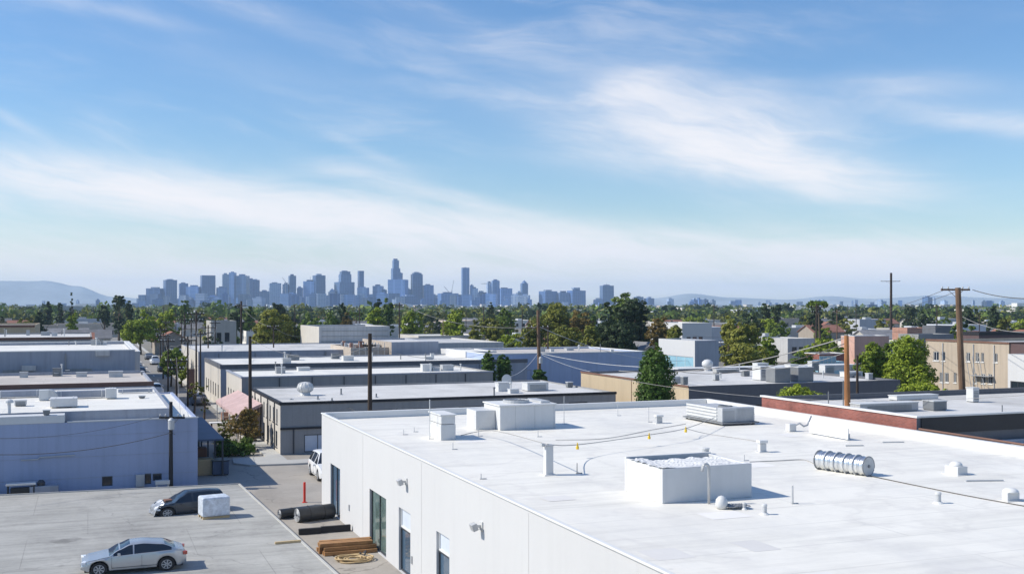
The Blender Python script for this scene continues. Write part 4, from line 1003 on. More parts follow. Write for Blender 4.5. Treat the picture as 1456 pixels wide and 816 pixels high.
b = MB(); b.box(60,84,104.2,106.5,4.4,5.0); b.build('parapet_wall', M['white_trim'], None, 'low white parapet wall behind the tan building roof', 'wall')
# far right
def pbuild(name, label, pl, pr, Y, dep, pyt, wall, roof, **k):
    xa, xb = xY(pl,Y), xY(pr,Y); return building(name, label, xa, xb, Y, Y+dep, zof(pyt, dY((pl+pr)/2,Y)), wall, roof, **k)
LX = 86.6; lz = 8.15
def wl(pl, pr, pt, pb):
    u0, u1 = 96-yX(pl,LX), 96-yX(pr,LX); d = dX(pl,LX); return (u0,u1,zof(pb,d),zof(pt,d),dict(sill=True, mull=2, frame='white_trim'))
L_ops = []
for row, (pt, pb) in enumerate(((499.5,512.5),(529,543),(552,566))):
    for pl, pr in ((1327,1335),(1339,1344),(1374,1379.5),(1387,1392),(1395,1399),(1413,1418.5)) if row == 0 else ((1336,1340),(1343,1349),(1356,1360),(1386,1389),(1395,1401),(1405,1411)) if row == 1 else ((1327,1333),(1343,1348),(1372,1378),(1390,1395),(1405,1410)):
        L_ops.append(wl(pl,pr,pt+ (pl-1327)*.03,pb+(pl-1327)*.03))
bL = building('apartment_block', 'beige three storey apartment block with small windows, right side', LX, 108, 84.3, 96, lz, 'beige_wall', 'roof_grey', par=.3, coping=None, fascia=('brown_trim',.14), left=L_ops)
for py_ in (86.2, 89.0, 93.4):
    b = MB(); b.cyl((LX-.06,py_,0),(LX-.06,py_,lz-.3),.05,n=6); b.build('drainpipe', M['galv_dull'], bL)
# fire escape ladder-like rods
b = MB()
for q in range(3):
    ya = 88.2-q*.9; b.cyl((LX-.5,ya,0.5),(LX-.5,ya+1.4,6.6),.035,n=5)
for z in (2.2,3.2,4.6): b.box(LX-.75,LX-.02,86.2,88.8,z,z+.05)
b.build('fire_escape', M['metal_grey'], bL)
building('maroon_annex', 'dark maroon upper wall right of the beige apartment block', LX+.1, 108, 80.2, 84.2, lz-.1, 'maroon', 'roof_grey', par=.2)
wx = 66.2; wy = yX(1433, wx); wd = dX(1433, wx)
building('white_block', 'white painted block with one window, at the right edge', wx, wx+14, 50, wy, zof(503,wd), 'light_grey_wall', 'roof_white', par=.2, side='white_wall', left=[(.25,2.3,zof(553,wd),zof(541,wd),{'mull':3})])
pbuild('glass_fronted_block', 'small two tone block with pale blue glass side, right of the ivy column', 988, 1022, 128, 10, 484, 'bluegrey', 'roof_grey', par=.2, side='white_wall', left=[(.4,9.6,.5,4.9,{'pane':'glass_cyan','mull':4,'frame':'white_trim'})])
pbuild('turquoise_kiosk', 'small turquoise glazed box above the cluttered roof', 1163, 1200, 118, 5, 514, 'glass_cyan', 'glass_cyan', par=.15, front=[(.3,2.9,3.6,5.3,{'pane':'glass_cyan','mull':4,'frame':'white_trim'})])
pbuild('brick_store', 'red brick store wall behind the turquoise box', 1165, 1202, 150, 4, 503, 'brick', 'roof_white', par=.2, coping='white_trim')
pbuild('brick_store', 'pink brick store with a white roof line, left of the big green trees', 1215, 1264, 170, 4, 478, 'brick_sunlit_tone', 'roof_pale', par=.2, coping='white_trim')
pbuild('brick_store', 'orange brick shed above the big green trees', 1290, 1325, 200, 5, 466, 'brick_orange', 'roof_pale', par=.2)
pbuild('dark_store', 'dark store front with white posts above the beige block', 1330, 1358, 188, 4, 463, 'charcoal', 'roof_grey', par=.2, front=wins(5.2,3,1.4,4.6,1.2,pane='glass_dark',frame='white_trim'))
pbuild('dark_store', 'grey flat store between the trees and the beige block', 1306, 1356, 150, 5, 475, 'grey_wall', 'roof_grey', par=.2, front=wins(9,3,1.2,3.6,1.2))
pbuild('maroon_store', 'long maroon store with dark roof edge at the right', 1392, 1470, 140, 5, 472, 'maroon', 'roof_grey', par=.25, fascia=('black_trim',.5), front=wins(12,4,1,3.4,1.6))
pbuild('white_store', 'low white store in front of the far trees, right of centre', 970, 1012, 200, 14, 459, 'white_wall', 'roof_white', par=.2, side='white_wall', front=wins(6,3,3.2,5.2,1.0))
pbuild('pale_shed', 'low pale shed right of the olive trees', 1120, 1158, 190, 12, 481, 'light_grey_wall', 'roof_pale', par=.2, front=wins(5,2,1.5,3.2,1.2))
pbuild('gable_house', 'white house behind the left row of poles', 300, 336, 240, 10, 456, 'house_wall', 'roof_shingle', par=.2, front=wins(5,2,4,6,1.0))
pbuild('pale_shed', 'small sky blue shed above the centre left trees', 508, 530, 260, 12, 461, 'house_wall_blue', 'roof_pale', par=.2)
pbuild('dark_shed', 'dark flat shed beside the sky blue shed', 531, 554, 255, 10, 463, 'charcoal', 'roof_grey', par=.2)
pbuild('white_store', 'long low white store below the centre trees', 595, 690, 225, 16, 477, 'house_wall', 'roof_white', par=.2)

rg = random.Random(23)
for (pxa,pxb,pya,pyb,z,bx0,bx1,by0,by1,n_,where) in ((365,690,526,533,4.6,14.8,40.5,111.6,123.5,9,'corner shop roof'),(330,620,510,517,4.85,14.8,52,130,147.5,12,'long white store roof'),(300,495,500,507,5.3,14.8,46,158,185,10,'third long roof'),
   (740,900,497,501,5.47,48,69,131,147,7,'blue store roof'),(5,180,487,491,6.9,-58,4,122,149,8,'blue grey warehouse roof'),(5,110,474,479,7.4,-78,0,159,184,7,'far left warehouse roof'),(20,215,528,539,5.0,-40,5,101,117,5,'beige roof'),(700,860,552,568,4.03,20,43,88.5,104,5,'office roof')):
    k = 0; tr = 0
    while k < n_ and tr < 200:
        tr += 1; p = on(rg.uniform(pxa,pxb), rg.uniform(pya,pyb), z)
        if not (bx0 < p.x < bx1-1 and by0 < p.y < by1-1): continue
        k += 1; q = rg.random()
        if q < .5:
            w_, h_ = rg.uniform(.4,1.5), rg.uniform(.25,.8); b = MB(); b.box(p.x,p.x+w_,p.y,p.y+w_*.8,z,z+h_); b.box(p.x-.04,p.x+w_+.04,p.y-.04,p.y+w_*.8+.04,z+h_+.002,z+h_+.05)
            b.build('roof_vent', M[rg.choice(['metal_white','galv_dull','metal_grey','galv_dark'])], None, 'small vent box scattered on the '+where, 'roof vent', 'vent boxes on the '+where)
        else:
            h_ = rg.uniform(.35,1.1); r_ = rg.uniform(.04,.09); b = MB(); b.cyl((p.x,p.y,z),(p.x,p.y,z+h_),r_,n=7); b.lathe((p.x,p.y,z+h_),[(r_*2,0),(r_*1.5,.1)],8)
            b.build('vent_pipe', M[rg.choice(['metal_white','galv_dark'])], None, 'thin vent pipe scattered on the '+where, 'vent pipe', 'vent pipes on the '+where)
# ================================================================== THINGS ON THE SLAB AND IN THE YARD
p = on(191, 814, DZ)
car('silver two door coupe parked on the concrete slab, front left corner', (p.x, p.y+.75, DZ), R(180), 'car_silver', 'sedan', L=4.3).scale = (1,1,.89)
# dark partly dismantled wagon with torn silver sheeting
p = on(268, 731, DZ)
wk_ = car('dark dusty wagon with torn silver sheeting over its nose, parked on the slab', (p.x+.15, p.y+.95, DZ-.12), R(188), 'car_dark', 'suv', L=3.9)
wk_.scale = (1, .95, .74)
s = sheet(-.42,.42,-.72,.72,0,.34,21,7,9); 
for i,(x,y,z) in enumerate(s.v): s.v[i] = (1.95+z*.9+max(0,-x)*.25-max(0,x)*1.1, y*1.1+z*.3, .72+x*1.1-.15*abs(y)+z*.5)
s.build('torn_sheet', M['foil'], wk_, local=True)
b = MB(); b.box(.95,1.35,-.45,.1,1.03,1.16); b.build('rust_patch', M['brown_trim'], wk_, local=True, label='rust red panel behind the torn sheeting', bevel=.02)
# film-wrapped block
p = on(308, 737, DZ)
t = thing('wrapped_pallet', 'white block wrapped in crinkled film behind the coupe, right of the dark wagon', 'pallet', (p.x,p.y,DZ), rz=R(8))
b = MB(); b.box(-.75,.75,0,1.1,.12,1.16); b.build('wrapped_load', M['film'], t, local=True, bevel=.10)
b = MB()
for y in (.05,.5,.95): b.box(-.72,.72,y,y+.1,0,.115)
b.build('pallet_base', M['board'], t, local=True)
p = on(417, 771, DZ); b = MB(); b.obox((min(p.x,9.0),p.y,DZ+.06),(.62,.07,.05),R(2)); b.build('wood_plank', M['board'], None, 'short pale wooden plank lying at the slab edge', 'plank')
# cart by the blue wall
px_ = xY(30, 73.9); t = thing('utility_cart', 'small dark cart with a pale flat top by the blue wall, far left', 'cart', (px_,73.9,0))
b = MB(); b.box(-.85,.85,-.35,.45,.86,.98); b.build('top', M['metal_white'], t, local=True, bevel=.02)
for sx in (-.78,.7):
    for sy in (-.3,.35):
        b = MB(); b.box(sx,sx+.08,sy,sy+.06,.0,.858); b.build('leg', M['frame_dark'], t, local=True)
b = MB(); b.box(-.8,.8,-.3,.4,.25,.32); b.build('shelf', M['frame_dark'], t, local=True)
b = MB(); b.box(-.6,.5,-.2,.3,.325,.7); b.build('bin', M['black_plastic'], t, local=True, bevel=.03)
p3 = xY(56,73.9); t = thing('scrap_rack', 'dark low rack of odds and ends right of the pale topped cart', 'rack', (p3,73.9,0))
b = MB(); b.box(-.55,1.1,-.3,.3,.0,.75); b.build('frame', M['bluegrey'], t, local=True, bevel=.04)
b = MB(); b.lathe((0.1,0,.75),[(.22,0),(.25,.2),(.12,.35)],10); b.build('bundle', M['frame_dark'], t, local=True)
p3 = xY(231,74.2); t = thing('wall_planter', 'little white trough at the foot of the utility pole', 'trough', (p3,74.2,0))
b = MB(); b.box(-.45,.45,-.2,.2,.35,.62); b.build('trough', M['metal_white'], t, local=True, bevel=.03)
b = MB(); b.box(-.4,-.3,-.15,.15,0,.348); b.box(.3,.4,-.15,.15,0,.348); b.build('stand', M['galv_dull'], t, local=True)

# black tube rolls
def roll(label, a, b_, r, coils=5, name='tube_bundle', cat='tube bundle'):
    a, b_ = Vector(a), Vector(b_); t = thing(name, label, cat, (a.x,a.y,a.z)); ax = (b_-a); n_ = 26; u = Vector((-ax.y,ax.x,0)).normalized()
    bb = MB(); bb.cyl(a+Vector((0,0,r)), b_+Vector((0,0,r)), r, n=26, caps=True); bb.build('roll', M['black_plastic'], t)
    for s_, P_ in ((-1,a),(1,b_)):
        e = MB(); c0 = P_+Vector((0,0,r))+ax.normalized()*.012*s_; k = 0
        path = []
        for i in range(coils*14):
            th = i*6.283/14; q = r*.18+r*.78*i/(coils*14); path.append(c0+u*(q*math.cos(th))+Vector((0,0,q*math.sin(th))))
        e.tube(path, r*.05, 5); e.build('coil_edge', M['galv_dull'], t)
    for f in (.3,.7):
        e = MB(); c0 = a+ax*f+Vector((0,0,r)); e.tube([c0+u*((r+.006)*math.cos(i*6.283/n_))+Vector((0,0,(r+.006)*math.sin(i*6.283/n_))) for i in range(n_)], .014, 5, closed=True); e.build('strap', M['rubber'], t)
    return t
roll('front roll of shiny black tubing lying beside the white warehouse wall', (10.75,60.3,.02), (12.85,60.9,.02), .40)
roll('slimmer black tubing roll behind the shiny front roll', (10.0,61.6,.02), (12.4,62.3,.02), .27, 4)
# black concrete stop
b = MB(); b.box(10.25,11.4,56.9,57.12,.01,.32); b.box(11.42,13.0,57.0,57.2,.01,.34); b.build('kerb_block', M['rubber'], None, 'pair of black kerb blocks lying between the tube rolls and the timber', 'kerb block', bevel=.02)
# lumber stack
t = thing('timber_stack', 'stack of brown wooden beams against the foot of the white warehouse', 'timber stack', (11.7,52.5,0))
rg = random.Random(2); k = 0
for row, (n_, z) in enumerate(((5,.10),(4,.29),(3,.47))):
    for i in range(n_):
        y = 51.75+row*.14+i*.30+rg.uniform(-.03,.03); b = MB(); b.obox((11.7+rg.uniform(-.12,.12), y, z), (1.28, .125, .085), R(rg.uniform(-1.6,1.6)))
        b.build('beam', M['lumber'], t, bevel=.008)
for x in (10.9,12.5):
    b = MB(); b.box(x,x+.09,51.5,53.3,.005,.014); b.build('bearer', M['wood_dark'], t)
# hose coil
t = thing('hose_coil', 'coil of tan hose lying on the concrete beside the timber stack', 'hose', (11.65,50.4,0))
path = []; rg = random.Random(3)
for i in range(200):
    th = i*6.283/34; r_ = .55+.26*math.sin(i*.045)+.05*math.sin(i*.31); path.append((11.65+r_*1.08*math.cos(th), 50.4+r_*.85*math.sin(th), .05+.02*(i/34)+.015*math.sin(i*.8)))
b = MB(); b.tube(path, .036, 6); b.build('hose_line', M['hose'], t, smooth=True)
b = MB(); b.tube([(12.2,50.7,.1),(12.35,50.95,.28),(12.2,51.05,.12),(12.05,50.9,.22)], .04, 6); b.build('hose_end', M['frame_dark'], t, smooth=True)
# red post
p = on(433,714,0); t = thing('red_post', 'bright red marker post standing on the concrete yard', 'post', (p.x,p.y,0))
b = MB(); b.cyl((p.x,p.y,.0),(p.x,p.y,1.2),.075,n=12); b.build('post', M['red_post'], t)
b = MB(); b.lathe((p.x,p.y,1.2),[(.075,0),(.06,.035),(.01,.05)],12); b.build('cap', M['red_post'], t)
b = MB(); b.box(p.x-.13,p.x+.16,p.y-.13,p.y+.13,0.005,.03); b.build('base_plate', M['red_post'], t)
wire('black hose trailing over the yard concrete near the two storey office', [on(408,655,.03),on(412,660,.03),on(424,659,.03),on(443,655,.03),on(452,650,.03)], .04, 'cable', 'hose', 'hose')
# white truck partly behind the warehouse corner
car('white vehicle nosing out from behind the white warehouse corner', (xY(443.5,73.5)+1.35, 75.4, .004), R(-90), 'car_white', 'suv', L=4.7)
# shed and container in the shade of the workshop
t = thing('lean_to_shed', 'dark open lean-to along the shaded end of the blue workshop', 'shed', (8.0,86,0))
b = MB(); b.box(6.85,8.9,78.5,94,2.5,2.62); b.build('roof', M['container_blue'], t)
for y in (78.6,83.5,88.6,93.8):
    b = MB(); b.box(8.75,8.87,y,y+.12,0.01,2.498); b.build('post', M['frame_dark'], t)
b = MB(); b.box(6.86,6.95,78.6,93.9,.1,2.45); b.build('back_panel', M['frame_dark'], t)
for i,(y,h_,mm) in enumerate(((79.3,1.1,'board'),(81.2,.9,'galv_dark'),(84.2,1.3,'brown_trim'),(86.8,.8,'galv_dull'),(90,1.2,'frame_dark'))):
    b = MB(); b.box(7.1,8.3,y,y+1.1,.01,h_); b.build('stored_crate', M[mm], None, ['pale crate at the near end of the dark lean-to','dark grey crate second in the dark lean-to','brown crate in the middle of the dark lean-to','silver grey crate past the middle of the dark lean-to','blackish crate at the far end of the dark lean-to'][i], 'crate', 'crates stored in the lean-to', bevel=.03)
p = on(314,676,0); t = thing('dumpster', 'dark blue dumpster in the shadow of the workshop', 'dumpster', (p.x,p.y,0))
b = MB(); b.box(p.x-.55,p.x+.55,p.y,p.y+1.5,.08,1.0); b.build('tub', M['container_blue'], t, bevel=.03)
b = MB(); b.box(p.x-.6,p.x+.6,p.y-.05,p.y+1.55,1.003,1.07); b.build('lid', M['frame_dark'], t, bevel=.02)
for dx in (-.5,.4):
    b = MB(); b.box(p.x+dx,p.x+dx+.1,p.y+.1,p.y+.2,.01,.079); b.build('foot', M['rubber'], t)
# hedge, planting, awning, tables
def hedge(label, x0, x1, y0, y1, h, leafm, n, leaf, seed, name='hedge', cat='hedge'):
    L_ = []; rg = random.Random(seed)
    for i in range(14): L_.append((rg.uniform(x0+.4,x1-.4),rg.uniform(y0+.3,y1-.3),h*.5,.6,.5,h*.5))
    me = leaves_mesh(name, [(a-(x0+x1)/2,b_-(y0+y1)/2,c_,d,e,f) for a,b_,c_,d,e,f in L_], n, leaf, seed, .35); me.materials.append(LEAF[leafm])
    o = bpy.data.objects.new(name, me); COL.objects.link(o); o.location = ((x0+x1)/2,(y0+y1)/2,0); tag(o, label, cat); return o
hx = on(336,650,0)
hedge('low clipped green hedge at the street corner', hx.x-1.5, hx.x+1.6, hx.y+.2, hx.y+2.0, 1.0, 'cypress', 5000, .09, 31)
hedge('darker low hedge behind the clipped corner hedge', hx.x-1.2, hx.x+1.9, hx.y+2.6, hx.y+4.0, 1.1, 'mid', 3500, .09, 32)
hedge('round green shrub on the pavement behind the workshop roof corner', 6.95, 8.9, 97.5, 100.5, 1.7, 'mid', 2600, .1, 33, 'shrub', 'shrub')
hedge('yellow flowering shrub by the kerb up the street', 6.0, 7.9, 104, 107, 1.8, 'gold', 2200, .11, 34, 'shrub', 'shrub')
tree('small bushy tree with rusty blossom beside the dark pole at the office', 'round', (12.2,92.6,0), 3.0, 3.4, 'flower', 5200, .085, 41)
tree('slim yellow green sapling in front of the corner hedge', 'tall', on(318,632,0)[:], 1.9, 2.4, 'olive', 1500, .08, 42)
tree('flowering bush against the cream office wall', 'bush', (13.2,96.6,0), 2.0, 1.7, 'gold', 1600, .08, 43, cat='shrub', name='shrub')
t = thing('awning', 'faded pink fabric awning sloping out over the pavement', 'awning', (13.3,105,2.4))
b = MB(); n_ = 24
for i in range(n_):
    y0_ = 97+i*16/n_; y1_ = y0_+16/n_; f = lambda y: .05*math.sin(y*2.4)
    b.face([(12.0,y0_,2.35+f(y0_)),(14.2,y0_,3.35+f(y0_)*.3),(14.2,y1_,3.35+f(y1_)*.3),(12.0,y1_,2.35+f(y1_))]); b.face([(12.0,y0_,2.35+f(y0_)),(12.0,y1_,2.35+f(y1_)),(12.0,y1_,2.1+f(y1_)),(12.0,y0_,2.1+f(y0_))])
b.face([(12.0,97,2.1),(12.0,97,2.35),(14.2,97,3.35),(14.2,97,3.1)])
b.build('canopy', M['pink_cloth'], t)
for y in (97.2,102.4,107.6,112.8):
    b = MB(); b.cyl((12.1,y,.0),(12.1,y,2.2),.05,n=7); b.build('post', M['galv_dull'], t)
for i in range(5):
    y = 98.5+i*3; tt = thing('street_stall', ['first','second','third','fourth','fifth'][i]+' wooden stall table under the pink awning, counted from the near end', 'stall table', (13.1,y,0), 'stall tables under the awning')
    b = MB(); b.box(12.5,13.7,y,y+1.6,.78,.84); b.build('tabletop', M['wood_brown'], tt)
    for dx in (12.55,13.58):
        for dy in (.05,1.5):
            b = MB(); b.box(dx,dx+.06,y+dy,y+dy+.06,0,.778); b.build('leg', M['wood_dark'], tt)
t = thing('table', 'white topped outdoor table in the street near the corner hedge', 'table', on(315,612,0)[:]); 
b = MB(); b.box(-1.1,1.1,-.5,.5,.76,.82); b.build('tabletop', M['white_cloth'], t, local=True)
for dx in (-.95,.88):
    for dy in (-.4,.33):
        b = MB(); b.box(dx,dx+.07,dy,dy+.07,0,.758); b.build('leg', M['wood_dark'], t, local=True)
def cone(label, px, py, m='red_post'):
    p = on(px,py,0); t = thing('traffic_cone', label, 'cone', p[:])
    b = MB(); b.lathe((p.x,p.y,.04),[(.17,0),(.12,.25),(.05,.62),(.03,.66)],12); b.build('cone', M[m], t)
    b = MB(); b.box(p.x-.22,p.x+.22,p.y-.22,p.y+.22,.005,.04); b.build('base', M['frame_dark'], t)
cone('orange red cone left of the white topped table', 301,616); cone('red cone beside the workshop corner', 284,611)
b = MB(); p = on(320,600,0); b.box(p.x-.35,p.x+.35,p.y,p.y+.5,.01,1.0); b.build('brick_planter', M['brick_orange'], None, 'small terracotta box planter under the bushy tree', 'planter', bevel=.03)

# parked cars in the street and yards
CARP = {c: car('x', (0,0,0), 0, c, s_, detail=False) for c, s_ in (('car_dark','sedan'),('car_white','suv'),('car_grey','sedan'),('car_red','sedan'))}
used = set()
def pcar(c, x, y, rz, label, group='cars parked along the far street'):
    o = CARP[c] if c not in used else copy_tree(CARP[c]); used.add(c)
    o.location = (x,y,.009); o.rotation_euler.z = rz; tag(o, label, 'car', group)
pcar('car_dark', 8.3, 196, R(90), 'black saloon, nearest car at the left kerb of the far street')
pcar('car_grey', 8.3, 206, R(90), 'grey saloon right behind the black saloon at the left kerb')
pcar('car_white', 8.3, 222, R(90), 'white car third along the left kerb')
pcar('car_dark', 8.3, 236, R(90), 'dark saloon fourth along the left kerb')
pcar('car_dark', 12.5, 205, R(90), 'dark saloon at the right kerb below the street tree')
pcar('car_white', 12.5, 230, R(90), 'white car at the right kerb behind the street tree')
pcar('car_grey', 12.5, 252, R(90), 'grey saloon far up the right kerb')
pcar('car_white', 10.6, 300, R(90), 'white car driving in the middle of the far street')
pcar('car_grey', 12.4, 136, R(90), 'grey saloon at the right kerb past the pink awning')
pcar('car_white', 8.3, 150, R(90), 'white car at the left kerb past the beige roof')
for (c, px, d_, lab) in (('car_red',728,246,'dark red car in the car park below the centre tree belt'),('car_white',716,250,'white car left of the dark red car'),('car_white',740,243,'white car right of the dark red car'),
   ('car_grey',706,256,'grey car at the left end of the centre car park'),('car_dark',752,250,'dark car at the right end of the centre car park'),('car_white',712,268,'white car in the back row of the centre car park'),('car_grey',731,266,'grey car in the back row of the centre car park'),
   ('car_red',1260,196,'red car beside the pink brick store'),('car_white',1246,198,'white car left of the red car by the pink brick store'),('car_white',1232,200,'white car left end of the row by the pink brick store')):
    a, b_ = dirk(px); pcar(c, a*d_, b_*d_, R(8), lab, 'cars in the far car parks')

# ================================================================== UTILITY POLES AND WIRES
def pole(label, px, d, pt, z0=0, r=.16, m='wood_dark', arms=(), lean=0, name='utility_pole', trans=False, group=None, steps=False, px_top=None):
    p = at(px,d,z0); zt = zof(pt,d); t = thing(name, label, 'utility pole', p[:], group); q = at(px if px_top is None else px_top, d, 0)
    top = Vector((q.x, q.y, zt)); b = MB(); b.cyl(p, top, r, r*.72, 10); b.build('shaft', M[m], t)
    for (dz, hw, ang) in arms:
        f = (zt-dz-z0)/(zt-z0); c_ = p.lerp(top, f); u = Vector((math.cos(ang), math.sin(ang), 0)); w_ = Vector((-u.y,u.x,0))
        b = MB(); b.obox(c_+w_*(r+.05), (hw,.05,.065), ang); ao = b.build('crossarm', M[m], t)
        for s_ in (-.92,-.5,.5,.92):
            b = MB(); b.lathe(c_+w_*(r+.05)+u*(hw*s_)+Vector((0,0,.065)), [(.03,0),(.06,.06),(.05,.14),(.02,.18)], 8); b.build('insulator', M['galv_dull'], ao)
        for s_ in (-1,1):
            b = MB(); b.cyl(c_+u*(hw*.5*s_)+w_*(r+.02)+Vector((0,0,-.06)), c_+Vector((0,0,-.55))+w_*(r*.9), .022, n=5); b.build('brace', M['galv_dark'], ao)
    if trans:
        f = (zt-trans-z0)/(zt-z0); c_ = p.lerp(top, f)+Vector((0,-r-.22,0)); b = MB(); b.lathe(c_, [(.05,-.05),(.2,0),(.21,.6),(.12,.7),(.03,.75)], 14); b.build('transformer', M['galv_dull'], t)
    return top
X_A = 0.0
P1 = pole('tall dark wooden pole standing alone behind the back edge of the white roof', 526, 80, 474, r=.19, m='wood_dark', arms=[(.9,.5,0)])
P2 = pole('dark wooden pole in front of the two storey office', 356, 92.3, 478, r=.17, m='wood_dark', px_top=355.5)
P3 = pole('short black pole with a crossarm in front of the blue workshop wall', 243, 71.0, 571, r=.15, m='black_trim', arms=[(1.05,.85,R(-25))], trans=1.75)
P4 = pole('brown pole rising out of the small shrub in the centre', 768, 124, 441, r=.24, m='wood_brown', arms=[(2.0,1.4,0)], trans=6.0, px_top=765)
P5 = pole('bright orange brown wooden post on the brick building', 1205, 66, 477, ZB, r=.19, m='wood_orange', px_top=1203.5)
P6 = pole('thin dark post just right of the orange brown post', 1219, 79, 505, 0, r=.12, m='wood_dark')
P7 = pole('leaning brown pole with a wide crossarm, right side against the sky', 1373, 78, 409, 0, r=.27, m='wood_brown', arms=[(.14,1.12,R(-12))], px_top=1362, trans=False)
P8 = pole('tall distant grey mast with one crossarm above the right horizon', 1267, 300, 388, 0, r=.42, m='wood_dark', arms=[(2.3,2.7,R(-20))])
P9 = pole('dark pole at the right below the far store roofs', 1161, 210, 432, r=.2, arms=[(.6,1.3,R(-20)),(1.6,1.0,R(-20))])
P10 = pole('slim pale pole left of the leaning brown pole', 1190, 230, 440, r=.13, m='wood_brown', arms=[(.5,.9,0)])
P11 = pole('dark pole in front of the big olive tree, left of centre', 389, 170, 462, r=.13, arms=[(.3,1.0,R(20))])
P12 = pole('tall dark pole rising in front of the left tree row', 343, 190, 428, r=.22, arms=[(.8,1.0,0)])
P13 = pole('thin dark pole in front of the tree belt, left of the brown pole', 779, 160, 462, r=.15)
P14 = pole('thin pole standing on the grey hall behind the centre', 568, 205, 430, r=.14, arms=[(.5,.8,0)])
P15 = pole('pale pole beside the small bright tree, centre', 630, 240, 452, r=.12, m='wood_brown')
SP = []
rg = random.Random(17)
names = ['first','second','third','fourth','fifth','sixth','seventh','eighth','ninth','tenth','eleventh','twelfth','thirteenth']
for i, (px, d_, pt) in enumerate(((251,112,508),(267,128,478),(279,136,442),(285,150,470),(296,168,462),(239,150,480),(232,176,474),(306,185,455),(228,205,466),(272,200,455),(258,240,452),(236,260,455),(216,300,452))):
    SP.append(pole(names[i].capitalize()+' and '+('tallest' if i==2 else 'dark')+' street pole of the crowded pole row, counted outward from the nearest', px, d_, pt, r=.13, arms=[(.4,1.1,R(rg.uniform(-15,15))),(1.2,.8,R(rg.uniform(-15,15)))] if i % 2 == 0 else [(.5,.9,0)], group='street poles at the crowded left junction'))
def sag(label, a, b_, s, r=.02, m='cable', group=None, off=(0,0,0)):
    a, b_ = Vector(a)+Vector(off), Vector(b_)+Vector(off); pts = [a.lerp(b_, i/18)-Vector((0,0,s*4*(i/18)*(1-i/18))) for i in range(19)]
    mb = MB(); mb.tube(pts, r, 5); mb.build('power_line', M[m], None, label, 'power line', group, origin=tuple(a))
def W(px, py, d): return at(px, d, zof(py, d))
a7 = W(1341,413,78.5); c7 = W(1383,412,78.5); m7 = W(1362,414,78.3)
far7 = at(1180, 230, zof(436,230))
sag('upper wire running left from the leaning pole crossarm toward the far poles', a7, W(1190,441,230), 1.2, .018)
sag('second wire running left from the leaning pole, just below the upper one', m7, W(1162,434,210), 1.8, .018)
sag('thick wire leaving the leaning pole crossarm to the right', c7, W(1520,421,60), .35, .03)
sag('thin wire leaving the leaning pole to the right, lower down', W(1366,449,78.3), W(1500,470,60), .5, .016, 'cable_light')
sag('thick twin wire sloping from the orange post down to the left, upper', P5+Vector((0,0,-.1)), W(880,527,110), .9, .035, 'cable_light')
sag('second wire just under the thick one left of the orange post', P5+Vector((0,0,-.45)), W(960,527,104), .9, .03, 'cable')
sag('third wire sloping left from the orange post to the tan building roof', P5+Vector((0,0,-1.0)), W(1060,522,100), .5, .022, 'cable_light')
sag('pale cable looping from the brown centre pole to the blue store right end', W(768,502,124), W(985,521,112), .6, .035, 'cable_white')
sag('lower pale cable from the brown centre pole', W(768,503,124), W(930,531,115), 1.0, .022, 'cable_white')
sag('pale guy cable from the brown centre pole down to the left', W(765,502,124), W(725,535,118), .5, .022, 'cable_white')
sag('long wire crossing in front of the dark trees to the right', W(768,465,124), W(1110,475,170), 4.0, .028, 'cable_white')
sag('wire left from the brown centre pole crossarm to the grey hall pole', W(760,465,124), P14, 1.5, .018, 'cable_light')
sag('horizontal wire in front of the big ivy column', W(1480,560,60), W(880,538,80), .9, .015, 'cable_light')
sag('wire from the lone dark pole to the office roof', P1+Vector((0,0,-6.2)), W(470,562,98), .15, .02)
sag('wire from the lone dark pole down to the right', P1+Vector((0,0,-6.2)), W(565,580,78), .35, .02)
sag('wire from the lone dark pole away to the brown centre pole', P1+Vector((0,0,-.9)), W(765,462,124), 2.2, .015, 'cable_light')
sag('wire between the lone dark pole and the office pole', P1+Vector((0,0,-.9)), P2+Vector((0,0,-.2)), 1.2, .012, 'cable_light')
z3 = P3.z-1.0
sag('dark wire drooping across the blue workshop wall to the left', W(243,615,70.8), W(-40,645,62), .5, .022)
sag('wire from the short black pole to the right across the blue wall end', W(243,615,70.8), W(300,625,84), .15, .018)
sag('upper thin wire across the blue wall to the left', P3+Vector((-.7,.2,-.9)), W(-40,622,62), .5, .012)
sag('wire from the short black pole crossarm up the street', P3+Vector((.6,0,-.8)), SP[0], .6, .012, 'cable_light')
for i, s_ in enumerate(((0,1),(1,2),(2,4),(3,7),(5,6),(6,8),(8,10),(9,11),(10,12),(2,5),(4,9),(7,9))):
    for q, dz in enumerate((-.35,-1.1)):
        sag('thin street wire strung between the crowded left street poles', SP[s_[0]]+Vector((.3*q,0,dz)), SP[s_[1]]+Vector((.3*q,0,dz)), .8+.4*q, .016, 'cable_light' if q else 'cable', 'wires of the crowded street poles')
sag('wire from the tallest street pole to the tall dark pole', SP[2]+Vector((0,0,-.5)), P12+Vector((0,0,-.8)), 1.0, .014)
sag('wire from the tall dark pole to the pole by the olive tree', P12+Vector((0,0,-.8)), P11+Vector((0,0,-.3)), .8, .014, 'cable_light')
sag('wire from the pole by the olive tree to the pale block', P11+Vector((0,0,-.3)), W(430,478,186), .5, .016, 'cable_light')
sag('wire between the two right far poles', P10+Vector((0,0,-.5)), P9+Vector((0,0,-.6)), .6, .016)
sag('long dark wire across the far right rooftops', P9+Vector((0,0,-1.6)), W(1340,464,150), 2.0, .02)
sag('long dark wire from the right far pole to the left trees', P9+Vector((0,0,-.6)), W(985,477,190), 2.2, .02)

